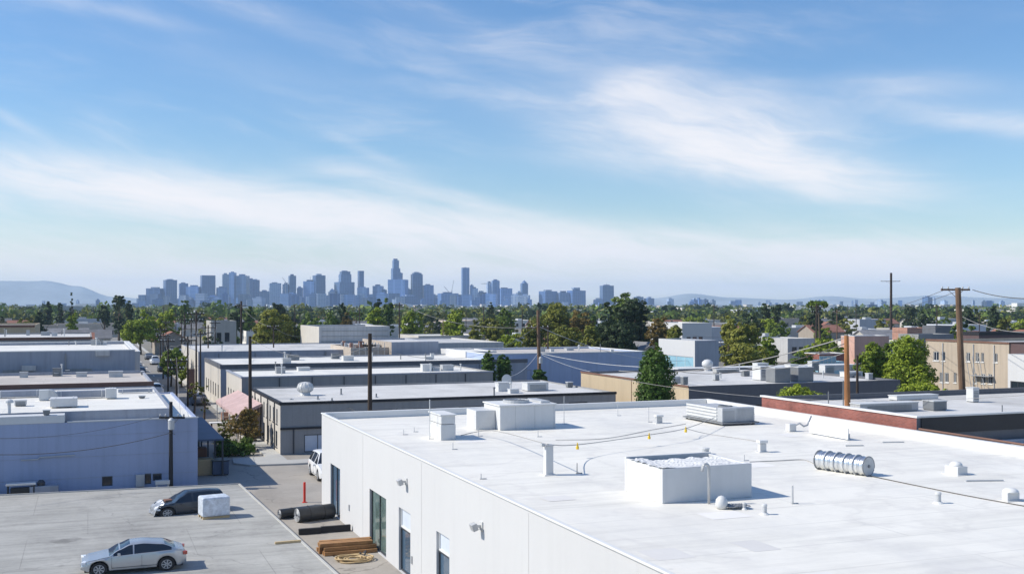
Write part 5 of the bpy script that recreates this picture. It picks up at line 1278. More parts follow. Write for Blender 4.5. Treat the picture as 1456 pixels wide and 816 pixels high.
p = at(272, 146, 0); t = thing('red_hoarding', 'brick red hoarding panel standing by the crowded street poles', 'hoarding', p[:])
b = MB(); b.box(-.45,.45,-.05,.05,.6,3.4); b.build('panel', M['brown_trim'], t, local=True)
for dx in (-.4,.34):
    b = MB(); b.box(dx,dx+.06,.06,.14,0,3.3); b.build('post', M['frame_dark'], t, local=True)
p = at(272, 132, 0); t = thing('white_kiosk', 'small white kiosk box on the pavement below the red hoarding', 'kiosk', p[:])
b = MB(); b.box(-.5,.5,-.4,.4,.05,1.5); b.build('body', M['metal_white'], t, local=True, bevel=.03)
b = MB(); b.box(-.6,.6,-.5,.5,1.503,1.6); b.build('roof', M['galv_dull'], t, local=True)
b = MB(); b.box(-.35,.35,-.43,-.401,.75,1.3); b.build('window', M['glass_dark'], t, local=True)
# ================================================================== TREES ONE CAN POINT TO
def ptree(label, kind, px, pt, wpx, d, leafm, seed, n=None, leaf=None, cat='tree', name='tree', base_z=0):
    p = at(px, d, base_z); h = zof(pt, d)-base_z; w = wpx*d/F
    if leaf is None: leaf = max(.07, .0013*d)
    if n is None: n = int(min(22000, max(900, 2.0*w*h/(leaf*leaf))))
    return tree(label, kind, p[:], w, h, leafm, n, leaf, seed, cat, name)
ptree('tall dense ivy green column of a tree in front of the tan building', 'column', 932, 484, 55, 84, 'cypress', 1, 30000, .10)
ptree('leafy twin column tree between the white shed and the blue store', 'column', 695, 495, 21, 125, 'cypress', 2, 11000, .13)
ptree('right hand leaf column close beside the twin, left of the blue store', 'column', 716, 497, 22, 126, 'cypress', 3, 10000, .13)
ptree('small dark shrub at the foot of the brown centre pole', 'dome', 765, 521, 27, 123.5, 'cypress', 4, 5000, .12, 'shrub', 'shrub')
ptree('bright green bush behind the brick wall, left one', 'dome', 1134, 541, 88, 82, 'bright', 5, 9000, .10, 'shrub', 'shrub')
ptree('bright green bush in front of the big right trees', 'dome', 1311, 530, 78, 86, 'bright', 6, 9000, .10, 'shrub', 'shrub')
ptree('big leafy green tree right of the pair, beside the beige apartment block', 'round', 1288, 477, 84, 112, 'bright', 7, 22000, .15)
ptree('leafy green tree left of the pair beside the beige apartment block', 'round', 1243, 484, 60, 114, 'bright', 8, 16000, .15)
ptree('leafy mid green tree behind the pair beside the apartment block', 'round', 1266, 485, 40, 124, 'mid', 9, 8000, .16)
ptree('bright green street tree crown at the left end of the tree row', 'round', 200, 438, 58, 262, 'bright', 10, 9000, .33)
ptree('lime green tree touching the street tree, right of it', 'round', 232, 440, 46, 275, 'bright', 11, 7000, .33)
ptree('green street tree in the crowded pole junction', 'round', 243, 494, 44, 160, 'mid', 12, 6500, .2)
ptree('slim light tree right by the crowded poles', 'tall', 258, 500, 22, 158, 'bright', 13, 2500, .2)
ptree('big round olive green tree left of the pale block', 'round', 383, 437, 62, 204, 'olive', 14, 12000, .25)
ptree('olive green tree overlapping the big round one on its right', 'round', 413, 440, 44, 212, 'olive', 15, 8000, .25)
ptree('small bare grey street tree by the cream corner shop', 'tall', 276, 528, 22, 120, 'olive', 16, 500, .12)
ptree('second sparse street tree close to the pink awning', 'tall', 290, 535, 16, 112, 'olive', 17, 450, .1)
ptree('broad mixed green tree in the middle of the centre belt', 'round', 790, 429, 62, 214, 'olive', 18, 11000, .27)
ptree('green tree left end of the centre belt', 'round', 760, 443, 44, 200, 'olive', 19, 7500, .27)
ptree('yellowish tree in the centre belt, right of the broad one', 'round', 824, 440, 40, 208, 'gold', 20, 6500, .27)
ptree('olive tree low in the centre belt', 'round', 800, 462, 66, 186, 'olive', 21, 9000, .24)
ptree('big dark conifer like tree in the centre belt', 'cone', 864, 433, 56, 196, 'dark', 22, 12000, .26)
ptree('very dark broad tree right of the dark conifer', 'round', 896, 422, 62, 205, 'dark', 23, 12000, .26)
ptree('dark green tree at the foot of the dark pair', 'round', 882, 455, 70, 184, 'dark', 24, 10000, .24)
ptree('tall grey green tree top above the dark pair', 'round', 888, 417, 42, 250, 'mid', 25, 5500, .33)
ptree('golden green tree right of the dark pair', 'round', 938, 450, 44, 190, 'gold', 26, 7500, .25)
ptree('olive green tree far right of the centre belt', 'tall', 958, 462, 30, 182, 'olive', 27, 4500, .24)
ptree('yellow green tree left of the glass fronted block', 'round', 840, 462, 40, 180, 'olive', 44, 6000, .24)
ptree('tall olive tree, left of the clump right of centre', 'tall', 1036, 440, 34, 172, 'olive', 28, 7000, .22)
ptree('broad olive tree in the clump right of centre', 'round', 1058, 458, 52, 165, 'olive', 29, 9000, .22)
ptree('yellow green tree at the right of the clump', 'round', 1094, 476, 34, 160, 'bright', 30, 5500, .2)
ptree('low green tree at the foot of the clump', 'round', 1062, 482, 56, 152, 'olive', 31, 7000, .2)
ptree('dark green tree behind the turquoise box', 'round', 1140, 503, 50, 132, 'mid', 32, 6000, .17)
ptree('bright rounded tree, centre left behind the pale block', 'round', 587, 434, 34, 262, 'bright', 33, 5500, .34)
ptree('rich green rounded tree left of the blue hall', 'round', 648, 440, 38, 244, 'bright', 34, 6500, .31)
ptree('mid green tree pair behind the sky blue shed, left', 'round', 536, 436, 32, 275, 'bright', 35, 5000, .35)
ptree('dark slim tree rising behind the sky blue shed', 'tall', 551, 422, 18, 290, 'mid', 36, 3200, .36)
ptree('dark pointed tree behind the rust stained building', 'cone', 488, 427, 26, 300, 'dark', 37, 4000, .38)
ptree('golden brown tree left of the rust stained building', 'round', 494, 444, 26, 268, 'gold', 38, 3600, .34)
ptree('green tree right behind the tall pale block', 'round', 472, 440, 30, 278, 'mid', 39, 4200, .35)
ptree('green tree above the tall pale block', 'round', 447, 448, 36, 262, 'mid', 40, 4600, .33)
ptree('olive tree low in front of the car park', 'round', 702, 453, 44, 236, 'olive', 45, 5600, .3)
ptree('olive bush like tree left of the centre car park', 'round', 676, 462, 30, 230, 'olive', 46, 3600, .3)
ptree('mid green tree right above the centre car park', 'round', 722, 441, 28, 290, 'mid', 47, 3400, .36)
ptree('tall narrow cypress on the left skyline', 'cone', 102, 415, 9, 420, 'dark', 48, 2200, .38)
ptree('second narrow cypress, left of the tall one', 'tall', 86, 421, 9, 420, 'dark', 49, 1800, .38)
ptree('rounded dark tree on a bare trunk at the left', 'round', 69, 425, 11, 430, 'dark', 50, 1500, .4)
ptree('dark round tree left of the dark clump', 'round', 148, 432, 17, 380, 'dark', 51, 2200, .4)
ptree('tall dark eucalyptus clump on the left', 'tall', 169, 418, 22, 360, 'dark', 52, 4200, .4)
ptree('dark round tree right beside the eucalyptus clump', 'round', 184, 426, 15, 355, 'dark', 53, 2200, .4)
ptree('grey green tree in front of the first skyline towers', 'round', 262, 424, 17, 400, 'mid', 54, 2400, .42)
ptree('dark tree pair behind the tall dark pole, left', 'round', 337, 429, 24, 330, 'dark', 55, 3200, .4)
ptree('dark tree pair behind the tall dark pole, right', 'round', 354, 433, 22, 330, 'mid', 56, 3000, .4)
ptree('dark tree above the big round olive tree', 'round', 397, 426, 26, 360, 'dark', 57, 3000, .42)
ptree('dark grey tree left of the slim tree, centre', 'round', 538, 424, 14, 330, 'dark', 58, 1800, .4)
ptree('small dark tree in front of the glass towers, centre right', 'round', 698, 428, 13, 420, 'dark', 59, 1500, .42)
ptree('bushy tree line by the road far left', 'round', 30, 452, 34, 250, 'olive', 60, 4000, .3)
ptree('bright tree near the left pole row far left', 'round', 104, 443, 18, 300, 'bright', 61, 2400, .34)
ptree('dark tree behind the brick shed at the far right', 'round', 1160, 428, 22, 300, 'dark', 62, 3000, .38)
ptree('dark pines standing right of the tall grey mast', 'tall', 1295, 432, 22, 380, 'dark', 63, 3000, .42)
ptree('broad dark tree right of the leaning pole', 'round', 1380, 432, 30, 330, 'dark', 64, 3600, .4)
ptree('dark tree crown at the right edge of the photo', 'round', 1413, 436, 22, 320, 'dark', 65, 2600, .4)
ptree('yellow green tree near the right edge', 'round', 1430, 446, 26, 290, 'olive', 66, 2800, .36)
ptree('dark pine pair behind the olive clump, left', 'tall', 1088, 430, 16, 330, 'dark', 67, 2400, .4)
ptree('dark pine pair behind the olive clump, right', 'tall', 1104, 432, 18, 325, 'dark', 68, 2600, .4)

# ================================================================== REPEATED TREES AND HOUSES OF THE WIDE NEIGHBOURHOOD
GROUPS = {}
protos = []
for i, (kind, lm, w, h) in enumerate((('round','mid',8,8.5),('round','dark',9,9.5),('round','olive',8.5,8),('tall','dark',5,11),('cone','dark',4.5,11),('round','gold',6.5,6.5),('round','bright',7.5,7.5),('palm','mid',4.5,11),('bush','mid',5,3.6))):
    nm = {'round':'broad','tall':'narrow','cone':'pointed','palm':'palm','bush':'low bushy'}[kind]; cl = {'mid':'mid green','dark':'dark green','olive':'olive green','gold':'golden','bright':'bright green'}[lm]
    t = thing('tree', f'{nm} {cl} tree scattered among the far rooftops', 'tree', (0,0,0), f'{nm} {cl} far trees')
    trunk_mb(kind, w, h, 200+i).build('trunk', M['bark'], t, local=True)
    me = leaves_mesh('crown', crown_lobes(kind, w, h, 200+i), 1900 if kind != 'palm' else 500, .42, 200+i); me.materials.append(LEAF[lm])
    o = bpy.data.objects.new('crown', me); COL.objects.link(o); o.parent = t; protos.append([t, False])
used_fp = []
for o in list(COL.objects):
    if o.parent is None and o.get('category') in ('building','tree','warehouse','shed','car','utility pole','shrub','hedge') or (o.type == 'EMPTY' and o.parent is None):
        used_fp.append((o.location.x, o.location.y))
fps = [(-32,6.8,75,98),(-45,5.3,100,118),(-60,4.6,121,150),(-80,.5,158,185),(.9,6.6,156,200),(-110,-9,215,240),(14.3,44.1,87.7,105),(14.3,41,111,124),(14.3,52.5,129,148),(14.3,47,157,186),(37,49.5,186,204),
       (40,72,128,205),(48,70.6,81,106),(40,66,24,60),(86,108,76,97),(66,80,50,65)]
bpy.context.view_layer.update()
for o in COL.objects:
    if o.parent and o.name.startswith('wall') and o.type == 'MESH':
        c = [o.matrix_world @ Vector(k) for k in o.bound_box]; fps.append((min(k.x for k in c), max(k.x for k in c), min(k.y for k in c), max(k.y for k in c)))
def free(x, y, m):
    if 3.5 < x < 16 and y < 1200: return False
    return not any(a-m < x < b+m and c-m < y < d+m for a, b, c, d in fps)
def pxof(x, y):
    f = x*FX+y*FY; r = x*RX+y*RY; return CX+F*r/f, f
rg = random.Random(77)
# houses (prototypes with walls, roof, windows, door)
hp = []
def house_proto(i, w, d, h, wm, rm, gable):
    lab = f"{['plain','neat','low','long','plain','small'][i%6]} {dict(house_wall='off white',house_wall_warm='tan',house_wall_blue='bluish')[wm]} {'gabled house' if gable else 'flat roofed block'} among the far trees"
    if gable:
        t = thing('house', lab, 'house', (0,0,0), lab.replace('among','standing among')); b = MB(); Pf = facade(b, (-w/2,-d/2), (w/2,-d/2), 0, h, ops1 := wins(w,3,.9,2.1,1.1), .1)
        Pl = facade(b, (-w/2,d/2), (-w/2,-d/2), 0, h, ops2 := wins(d,2,.9,2.1,1.0), .1); rh = w*.0+d*.26
        b.face([(w/2,-d/2,0),(w/2,d/2,0),(w/2,d/2,h),(w/2,-d/2,h)]); b.face([(w/2,d/2,0),(-w/2,d/2,0),(-w/2,d/2,h),(w/2,d/2,h)])
        for x in (-w/2, w/2): b.face([(x,-d/2,h),(x,d/2,h),(x,0,h+rh)])
        b.build('wall', M[wm], t, local=True)
        r = MB(); e = .4; k = rh*e/(d/2)
        for s_ in (-1,1): r.idx([(-w/2-e,s_*(d/2+e),h-k),(w/2+e,s_*(d/2+e),h-k),(w/2+e,0,h+rh),(-w/2-e,0,h+rh),(-w/2-e,s_*(d/2+e),h-k+.15),(w/2+e,s_*(d/2+e),h-k+.15),(w/2+e,0,h+rh+.15),(-w/2-e,0,h+rh+.15)], [(0,1,2,3),(4,5,6,7),(0,1,5,4),(0,3,7,4),(1,2,6,5)])
        r.build('roof', M[rm], t, local=True)
        for o_ in ops1: fill_opening(Pf, o_, .1, t, frame='white_trim')
        for o_ in ops2: fill_opening(Pl, o_, .1, t, frame='white_trim')
    else:
        t = building('flat_block', lab, -w/2, w/2, -d/2, d/2, h, wm, rm, par=.3, front=wins(w,max(2,int(w/3)),1.0,min(2.6,h-.8),1.2), left=wins(d,max(2,int(d/4)),1.0,min(2.6,h-.8),1.2), group=lab.replace('among','standing among'))
        b = MB(); b.box(-w*.2,w*.02,-d*.1,d*.1,h-.29,h+.7); b.build('roof_cabinet', M['galv_dull'], t, local=True)
    hp.append([t, False])
house_proto(0, 11, 8, 3.0, 'house_wall', 'roof_shingle', True)
house_proto(1, 12, 8, 3.2, 'house_wall_warm', 'roof_tile', True)
house_proto(2, 16, 12, 4.2, 'house_wall', 'roof_pale', False)
house_proto(3, 22, 14, 5.0, 'house_wall_warm', 'roof_white', False)
house_proto(4, 13, 10, 6.2, 'house_wall_blue', 'roof_grey', False)
house_proto(5, 9, 8, 3.4, 'house_wall_blue', 'roof_pale', False)
houses = []
def hfree(x, y, m): return all(abs(x-a) > m+b*.5+6 or abs(y-c) > m*.8+b*.4+5 for a, c, b in houses)
tries = 0
while len(houses) < 150 and tries < 20000:
    tries += 1; d_ = 185+ (rg.random()**1.25)*560; px = rg.uniform(-30, 1490); a, b_ = dirk(px); x, y = a*d_, b_*d_
    k = rg.choices(range(6), (3,2,4,2.2,1.4,3))[0]; w_ = (11,12,16,22,13,9)[k]
    if not free(x, y, w_*.62+2) or not hfree(x, y, w_): continue
    pr = hp[k]; o = pr[0] if not pr[1] else copy_tree(pr[0]); pr[1] = True
    o.location = (x, y, 0); o.rotation_euler.z = rg.choice((0,0,R(90),R(180)))+R(rg.uniform(-2,2)); houses.append((x, y, w_))
cnt = 0; tries = 0; tl = []
while cnt < 225 and tries < 30000:
    tries += 1; d_ = 190+(rg.random()**1.1)*560; px = rg.uniform(-20, 1480); a, b_ = dirk(px); x, y = a*d_, b_*d_
    if not free(x, y, 4) or any(abs(x-h[0]) < h[2]*.6 and abs(y-h[1]) < h[2]*.5 for h in houses) or any((x-q[0])**2+(y-q[1])**2 < 20 for q in tl): continue
    if d_ < 260 and rg.random() < .45: continue
    k = rg.choices(range(9), (4,2.6,4,2.2,1.2,1.4,3.4,1.2,3))[0]
    pr = protos[k]; o = pr[0] if not pr[1] else copy_tree(pr[0]); pr[1] = True
    s_ = rg.uniform(.62,1.12); 
    if 60 < px < 900 and d_ > 350: s_ *= .9
    o.location = (x, y, 0); o.rotation_euler.z = rg.uniform(0,6.28); o.scale = (s_,s_,s_*rg.uniform(.85,1.1)); tl.append((x,y)); cnt += 1
for pr in protos+hp:
    if not pr[1]: bpy.data.objects.remove(pr[0])
# random thin poles in the distance
for i in range(34):
    d_ = rg.uniform(230,620); px = rg.uniform(0,1456); a, b_ = dirk(px)
    if not free(a*d_, b_*d_, 2): continue
    h_ = rg.uniform(9,12.5); t = thing('utility_pole', 'thin far wooden pole poking up among the distant trees', 'utility pole', (a*d_,b_*d_,0), 'far poles among the distant trees')
    b = MB(); b.cyl((0,0,0),(0,0,h_),.16,.12,6); b.build('shaft', M['wood_dark'], t, local=True)
    b = MB(); b.obox((0,0,h_-.7),(1.1,.06,.07),rg.uniform(0,3)); b.build('crossarm', M['wood_dark'], t, local=True)
# beyond: uncountable far neighbourhood
def stuffmass(name, label, items, m):
    b = MB()
    for (x,y,w_,dd,h_) in items: b.box(x-w_/2,x+w_/2,y-dd/2,y+dd/2,0,h_,'b')
    o = b.build(name, m, None, label, 'far houses' if 'house' in name else None, kind='stuff', origin=(0,0,0)); return o
for nm, lab, mt, n_ in (('distant_houses','uncountable pale houses and sheds spread out toward the skyline','house_wall',1100),('distant_warehouses','countless white warehouse roofs in the far plain below the towers','roof_white',300),('distant_blocks','countless bluish far blocks on the plain below the towers','house_wall_blue',520),('distant_sheds','countless brownish far sheds on the plain below the towers','house_wall_warm',300)):
    it = []
    for i in range(n_):
        d_ = 700*(4.4**rg.random()); px = rg.uniform(-40,1500); a, b_ = dirk(px); big = nm=='distant_warehouses'; w_ = rg.uniform(9,22)*(2.2 if big else 1)
        it.append((a*d_,b_*d_,w_,rg.uniform(9,18),rg.uniform(3.2,7.5)+(rg.random()<.06)*rg.uniform(1,4)+(d_>2400)*rg.uniform(0,6)))
    stuffmass(nm, lab, it, M[mt])
def woods(name, label, n_, d0, ratio, lm, seed, quads=46):
    g = np.random.default_rng(seed); d_ = d0*(ratio**g.random(n_)); k = (g.uniform(-60,1520,n_)-CX)/F
    X = (FX+k*RX)*d_; Y = (FY+k*RY)*d_; h = g.uniform(5,9.5,n_)*(1+(g.random(n_)<.09)*g.uniform(.15,.6,n_)); w = h*g.uniform(.3,.62,n_)
    N = n_*quads; ti = np.repeat(np.arange(n_), quads); e = g.normal(size=(N,3)); e /= np.linalg.norm(e,axis=1)[:,None]; q = g.uniform(.5,1,N)
    pos = np.stack([X[ti]+e[:,0]*w[ti]*q, Y[ti]+e[:,1]*w[ti]*q, h[ti]*(.55+.42*e[:,2]*q)], 1)
    nr = e+g.normal(size=(N,3))*.6; nr /= np.linalg.norm(nr,axis=1)[:,None]; a = np.cross(nr, g.normal(size=(N,3))); a /= np.linalg.norm(a,axis=1)[:,None]; b = np.cross(nr,a)
    sz = (w[ti]*.30*g.uniform(.6,1.3,N))[:,None]; V = np.stack([pos-a*sz,pos-b*sz*.7,pos+a*sz,pos+b*sz*.7],1).reshape(-1,3)
    me = bpy.data.meshes.new(name); me.vertices.add(4*N); me.vertices.foreach_set('co', V.ravel()); me.loops.add(4*N); me.loops.foreach_set('vertex_index', np.arange(4*N))
    me.polygons.add(N); me.polygons.foreach_set('loop_start', np.arange(0,4*N,4)); me.polygons.foreach_set('loop_total', np.full(N,4)); me.update(calc_edges=True); me.materials.append(LEAF[lm])
    o = bpy.data.objects.new(name, me); COL.objects.link(o); tag(o, label, 'woods', kind='stuff')
woods('distant_woods', 'uncountable dark far trees filling the plain below the skyline', 3600, 560, 4.5, 'dark', 301)
woods('distant_foliage', 'uncountable olive far trees filling the plain below the skyline', 2400, 560, 3.8, 'olive', 302)
woods('distant_greenery', 'uncountable mid green far trees filling the plain below the skyline', 2200, 560, 4.0, 'mid', 303)

# ================================================================== SKYLINE
DS = 3300.0; SC = DS/F
rg = random.Random(9)
def tower(label, pl, pr, pt, g=0, cap=None, steps=(), d=0, depth=None, name='tower', group=None, spire=0, point=False):
    dd = DS+d; sc = dd/F; c = at((pl+pr)/2, dd, 0); w_ = (pr-pl)*sc*.92; h_ = CH+(HY-pt)*sc; dp = depth or max(18, w_*.85)
    t = thing(name, label, 'tower', c[:], group, -YAW+R(rg.choice((24,14,32,-8,18))))
    b = MB(); b.box(-w_/2,w_/2,0,dp,0,h_); b.build('shaft', GL[g], t, local=True)
    top = h_
    for (f, pt2) in steps:
        h2 = CH+(HY-pt2)*sc; b = MB(); ww = w_*f; b.box(-ww/2,ww/2,dp*(1-f)/2,dp*(1+f)/2,top+.01,h2); b.build('upper_stage', GL[g], t, local=True); top = h2
    if cap is not False and not point:
        b = MB(); b.box(-w_*.28,w_*.2,dp*.3,dp*.7,top+.02,top+rg.uniform(2.5,5)); b.build('plant_room', GL[(g+1)%4], t, local=True)
    if point:
        b = MB(); hh = w_*.5; b.lathe((0,dp/2,top), [(w_*.5,0),(w_*.36,hh*.45),(w_*.16,hh*.8),(.3,hh*1.1)], 12); b.build('crown', GL[g], t, local=True)
    if spire:
        b = MB(); b.cyl((0,dp/2,top),(0,dp/2,top+spire*sc),.9,.3,6); b.build('spire', M['metal_grey'], t, local=True)
    return t
T = tower
T('squat flat tower at the far left end of the skyline',206,229,410,1); T('plain slab tower second from the left of the skyline',235,252.5,398,1)
T('dark block right of the plain slab tower',255,268,403,1,d=80); T('rounded low tower before the wide dark slab',263,283.5,407.5,0)
T('wide dark slab tower standing alone, left of the first cluster',286.5,307,391.5,1,cap=False); T('low shouldered tower at the left of the first cluster',310,323,409,0)
T('pale slim tower behind the first cluster',316,326,390,2,d=200); T('tallest tower of the left cluster',325,333.5,387.5,0); T('broad glass tower beside the tallest of the left cluster',334,351,392,0)
T('two stage tower right of the broad glass tower',352,360,397,0,d=60); T('flat tower right of the two stage tower',358,369.5,398,1); T('low row of offices in the left cluster gap',369,384,414,0)
T('pale topped office slab between the left clusters',383,400.5,402.5,2); T('slim tower with a crane beside it',401,410,404,0); T('narrow tower with slanted top left of the twin slabs',411.5,421.5,392,0)
T('low block left of the twin slabs',422,431,409,1,d=90); T('wide left slab of the twin slabs',430,448,400,0,spire=8); T('taller right slab of the twin slabs',448,464,391.5,1)
T('sail shaped pale building right of the twin slabs',466,476,415,2,point=True); T('broad base of the notched tower pair',481,506,401,0); T('notched tower on the broad base',484,500.5,390,0,steps=((.85,386),))
T('thin upright tower left of centre',510.5,518,385,1,cap=False); T('stepped low wing of the thin upright tower',507,522.5,409,0,d=-60); T('square office block left of the tallest tower',529,543.5,406.5,0); T('dark small block beside the square office',543,550.5,412,1)
T('wide shoulder building at the foot of the tallest tower',550,577,397.5,0,d=-60); T('tallest tower of the skyline with stepped top',558,570,381.5,0,steps=((.72,370),)); T('lower companion right of the tallest tower',567,573,388,1,d=90)
T('broad dark tower with rounded shoulder right of the tallest',586,602,390,1,steps=((.8,388),)); T('mid height block right of the broad dark tower',602,617.5,405.5,0); T('small dark block cluster below the tallest tower',577,586,411,1); T('dark office block right before the tallest tower',574,596,421,1,d=-200)
T('wide low glass block under the cranes',626,653.5,417,0,d=-100); T('second tallest tower, slim and standing right of centre',657,668,380.5,0,cap=False,spire=2); T('stepped wing right of the second tallest tower',668,672.5,405.5,0); T('block right of the stepped wing',672,680,410,2)
T('low rounded block right of the second tallest tower',680,693,415.5,1); T('round topped tower with a crane at its left',700,711,399.5,0,steps=((.8,398.5),)); T('shorter half of the crane tower',693,701,402,2,d=50); T('broad curved block right of the crane tower',711,730,410,0)
T('narrow pointed tower at the right end of the main skyline',742,751.5,403,0,point=True); T('low block left of the narrow pointed tower',736,742.5,416,2)
T('broad office slab right of the main skyline',773,795,414,1); T('second office slab right of the main skyline',795,812,416,0); T('dark third slab, right end of the broad office slabs',812,835,413,1,steps=((.4,411),))
T('dome shouldered block below the lone slab tower',843,858,426,1); T('lone slab tower right of the main skyline',856,874,406,0,spire=4); T('low office left of the grey green tree top',904,916,422,1,d=300); T('second low office right of the grey green tree top',920,932,424,1,d=300); T('faint tower far right of the grey green tree',950,959,425,2,d=600)
T('left of three small far towers right of centre',986,993,426,1); T('middle of three small far towers right of centre',993,999,425.5,0,d=60); T('right of three small far towers right of centre',1001,1008,426,1); T('pale small tower right of the three far towers',1012.5,1018,427,2)
T('lone dark block on the horizon left of the tall mast',1169,1176,428,1); T('blue block left of the tall grey mast',1235,1248,433,1,d=-1300); T('pale grey pair of slabs behind the tall mast',1251,1263,428,2,d=-1000); T('lone pale and blue tower right of the tall mast',1317.5,1327.5,422.5,0,d=-600); T('slim pale slab beside the lone tower at the right',1327.5,1331,424,2,d=-500); T('faint low tower right of the lone right tower',1342,1349,428,2,d=200)
# cranes
def crane(label, px, pt, jib, ang, d=0):
    dd = DS+d; c = at(px, dd, 0); h_ = CH+(HY-pt)*dd/F; t = thing('tower_crane', label, 'crane', c[:], None, -YAW)
    b = MB(); b.box(-.8,.8,-.8,.8,0,h_); b.build('mast', M['metal_grey'], t, local=True)
    j = jib*dd/F; b = MB(); b.tube([(-j*.25*math.cos(ang),0,h_-j*.25*math.sin(ang)),(j*math.cos(ang),0,h_+j*math.sin(ang))], .8, 4); b.build('jib', M['metal_grey'], t, local=True)
    b = MB(); b.box(-1.6,1.6,-1.4,1.4,h_-4,h_-1); b.build('cab', M['metal_white'], t, local=True)
crane('crane with a raised jib leaning left above the wide low glass block', 638, 415, 10, R(130)); crane('crane with a steep raised jib above the wide low glass block', 642.5, 413, 15, R(80)); crane('crane with a flat jib beside the round topped tower', 696, 403, -12, R(2)); crane('small crane by the slim left cluster tower', 406, 401, 8, R(125))
# low rises at the foot of the skyline
k = 0
for i in range(170):
    px = rg.choice((rg.uniform(195,760), rg.uniform(195,760), rg.uniform(-10,1456))); dd = DS+rg.uniform(-900,500); mid = 195 < px < 760
    pt = rg.uniform(417,428) if mid else rg.uniform(426,431); w_ = rg.uniform(6,16) if mid else rg.uniform(3,9); c = at(px, dd, 0); sc = dd/F; ww = w_*sc; h_ = CH+(HY-pt)*sc; b = MB(); b.box(-ww/2,ww/2,0,ww*.7,0,h_)
    if i % 3 == 0: b.box(-ww*.2,ww*.25,ww*.2,ww*.5,h_+.01,h_+3)
    o = b.build('low_rise', GL[rg.choice((0,0,1,2,3,3))], None, 'hazy low office block among the feet of the skyline towers' if mid else 'hazy low block on the horizon away from the main skyline', 'office block', 'low blocks at the foot of the skyline' if mid else 'low blocks along the horizon', local=True)
    o.location = c; o.rotation_euler.z = -YAW+R(rg.uniform(-20,20))

# ================================================================== AIR, SKY, SUN, CAMERA
b = MB(); b.box(-3000,9500,-1500,9500,-1,215)
hm = bpy.data.materials.new('haze'); hm.use_nodes = True; nt = hm.node_tree; nt.nodes.remove(nt.nodes['Principled BSDF'])
pv = nt.nodes.new('ShaderNodeVolumePrincipled'); pv.inputs['Density'].default_value = HAZE_D; pv.inputs['Color'].default_value = HAZE_C
nt.links.new(pv.outputs[0], nt.nodes['Material Output'].inputs['Volume'])
b.build('haze', hm, None, kind='stuff', origin=(0,0,0), label='thin blue haze over the city')
w = bpy.data.worlds.new('World'); S.world = w; w.use_nodes = True; nt = w.node_tree; L = nt.links; bg = nt.nodes['Background']
sky = nt.nodes.new('ShaderNodeTexSky'); sky.sky_type = 'NISHITA'; sky.sun_disc = False; sky.sun_elevation = SUN_EL; sky.sun_rotation = SUN_ROT
sky.air_density = 1.15; sky.dust_density = .25; sky.ozone_density = 5.0; sky.altitude = 50
tc = nt.nodes.new('ShaderNodeTexCoord'); gen = tc.outputs['Generated']
def N(t, **k):
    n = nt.nodes.new(t)
    for a, v in k.items(): setattr(n, a, v)
    return n
def math_(op, a, b=None, c=None):
    n = N('ShaderNodeMath', operation=op)
    for i, x in enumerate((a, b, c)):
        if x is None: continue
        if isinstance(x, (int, float)): n.inputs[i].default_value = x
        else: L.new(x, n.inputs[i])
    return n.outputs[0]
sx = N('ShaderNodeSeparateXYZ'); L.new(gen, sx.inputs[0])
az = math_('SUBTRACT', math_('ARCTAN2', sx.outputs[0], sx.outputs[1]), YAW)   # azimuth, radians, clockwise, from the street's bearing + 21 deg
el = math_('ARCSINE', sx.outputs[2])
def noise(x, y, det=7, rough=.6, dist=0.0, sc=1.0, z=0):
    c = N('ShaderNodeCombineXYZ')
    for i, v in enumerate((x, y, z)):
        if isinstance(v, (int, float)): c.inputs[i].default_value = v
        else: L.new(v, c.inputs[i])
    n = N('ShaderNodeTexNoise'); n.inputs['Scale'].default_value = sc; n.inputs['Detail'].default_value = det; n.inputs['Roughness'].default_value = rough; n.inputs['Distortion'].default_value = dist
    L.new(c.outputs[0], n.inputs['Vector']); return n.outputs['Fac']
def blob(px, py, wpx, hpx, rot, amp):
    """soft elliptical bank of cloud centred on one bearing and elevation"""
    a0 = math.atan((px-CX)/F); e0 = math.atan((HY-py)/F*math.cos(a0)); ca, sa = math.cos(R(rot)), math.sin(R(rot))
    dx = math_('SUBTRACT', az, a0); dy = math_('SUBTRACT', el, e0)
    u = math_('ADD', math_('MULTIPLY', dx, ca*F/wpx), math_('MULTIPLY', dy, sa*F/wpx)); v = math_('ADD', math_('MULTIPLY', dx, -sa*F/hpx), math_('MULTIPLY', dy, ca*F/hpx))
    r2 = math_('ADD', math_('MULTIPLY', u, u), math_('MULTIPLY', v, v)); return math_('MULTIPLY', math_('EXPONENT', math_('MULTIPLY', r2, -1.0)), amp)
mask = None
for bl in CLOUDS:
    o = blob(*bl); mask = o if mask is None else math_('ADD', mask, o)
# fibrous noise stretched along a slightly falling direction
r0 = R(-9); u = math_('ADD', math_('MULTIPLY', az, math.cos(r0)), math_('MULTIPLY', el, math.sin(r0))); v = math_('ADD', math_('MULTIPLY', az, -math.sin(r0)), math_('MULTIPLY', el, math.cos(r0)))
warp = noise(math_('MULTIPLY', az, 3.0), math_('MULTIPLY', el, 6.0), 4, .5, 0, 1.0, 3.1)
v2 = math_('ADD', v, math_('MULTIPLY', warp, .10))
f1 = noise(math_('MULTIPLY', u, 4.5), math_('MULTIPLY', v2, 26), 8, .62, .35)
f2 = noise(math_('MULTIPLY', u, 14), math_('MULTIPLY', v2, 60), 6, .6, .5, 1.0, 7)
big = noise(math_('MULTIPLY', az, 3.2), math_('MULTIPLY', el, 9), 3, .5, 0, 1, 1.7)
fib = math_('ADD', math_('MULTIPLY', f1, .72), math_('MULTIPLY', f2, .28))
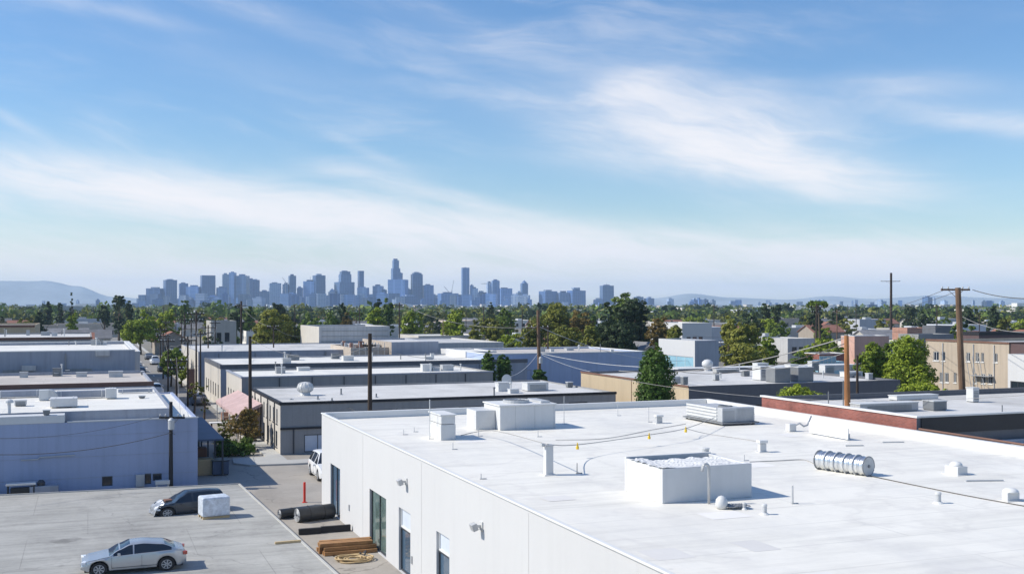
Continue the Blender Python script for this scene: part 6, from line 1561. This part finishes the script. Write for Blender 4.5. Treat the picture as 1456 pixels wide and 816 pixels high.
mr = N('ShaderNodeMapRange', interpolation_type='SMOOTHSTEP'); mr.inputs[1].default_value = .34; mr.inputs[2].default_value = .70; L.new(fib, mr.inputs[0])
body = math_('MULTIPLY', mask, math_('ADD', .35, math_('MULTIPLY', mr.outputs[0], 1.0)))
thin = math_('MULTIPLY', math_('MULTIPLY', mr.outputs[0], mr.outputs[0]), math_('MULTIPLY', math_('SUBTRACT', big, .38), 1.1))
cl = math_('MAXIMUM', math_('ADD', body, math_('MAXIMUM', thin, 0)), 0)
cl = math_('SUBTRACT', 1.0, math_('EXPONENT', math_('MULTIPLY', cl, -1.15)))
up = N('ShaderNodeMapRange'); up.inputs[1].default_value = -.002; up.inputs[2].default_value = .01; L.new(el, up.inputs[0]); cl = math_('MULTIPLY', cl, up.outputs[0])
hs = N('ShaderNodeHueSaturation'); hs.inputs['Saturation'].default_value = 1.16; hs.inputs['Hue'].default_value = .505; L.new(sky.outputs[0], hs.inputs['Color'])
mx = N('ShaderNodeMix', data_type='RGBA'); L.new(hs.outputs[0], mx.inputs[6]); mx.inputs[7].default_value = CLOUD_C; L.new(cl, mx.inputs[0])
L.new(mx.outputs[2], bg.inputs['Color']); bg.inputs['Strength'].default_value = SKY_S
sl = bpy.data.lights.new('sun', 'SUN'); sl.energy = SUN_E; sl.angle = R(.53); sl.color = (1.0,.94,.83); so = bpy.data.objects.new('sun', sl); COL.objects.link(so)
sd = Vector((math.sin(SUN_AZ)*math.cos(SUN_EL), math.cos(SUN_AZ)*math.cos(SUN_EL), math.sin(SUN_EL))); so.rotation_euler = sd.to_track_quat('Z','Y').to_euler(); so.location = (-40,60,80)
cd = bpy.data.cameras.new('camera'); cam = bpy.data.objects.new('camera', cd); COL.objects.link(cam); S.camera = cam
cam.location = (0,0,CH); cam.rotation_euler = (R(90),0,-YAW); cd.sensor_width = 36; cd.lens = 36*F/1456; cd.shift_y = 25/1456; cd.clip_start = .5; cd.clip_end = 40000
S.view_settings.view_transform = 'Standard'; S.view_settings.look = 'None'; S.view_settings.exposure = EXPO; S.view_settings.gamma = 1
S.render.engine = 'CYCLES'; cy = S.cycles; cy.use_denoising = True; cy.max_bounces = 6; cy.diffuse_bounces = 3; cy.glossy_bounces = 3; cy.transmission_bounces = 3; cy.volume_bounces = 2; cy.transparent_max_bounces = 8
cy.use_adaptive_sampling = True; cy.adaptive_threshold = .01; cy.sample_clamp_indirect = 4
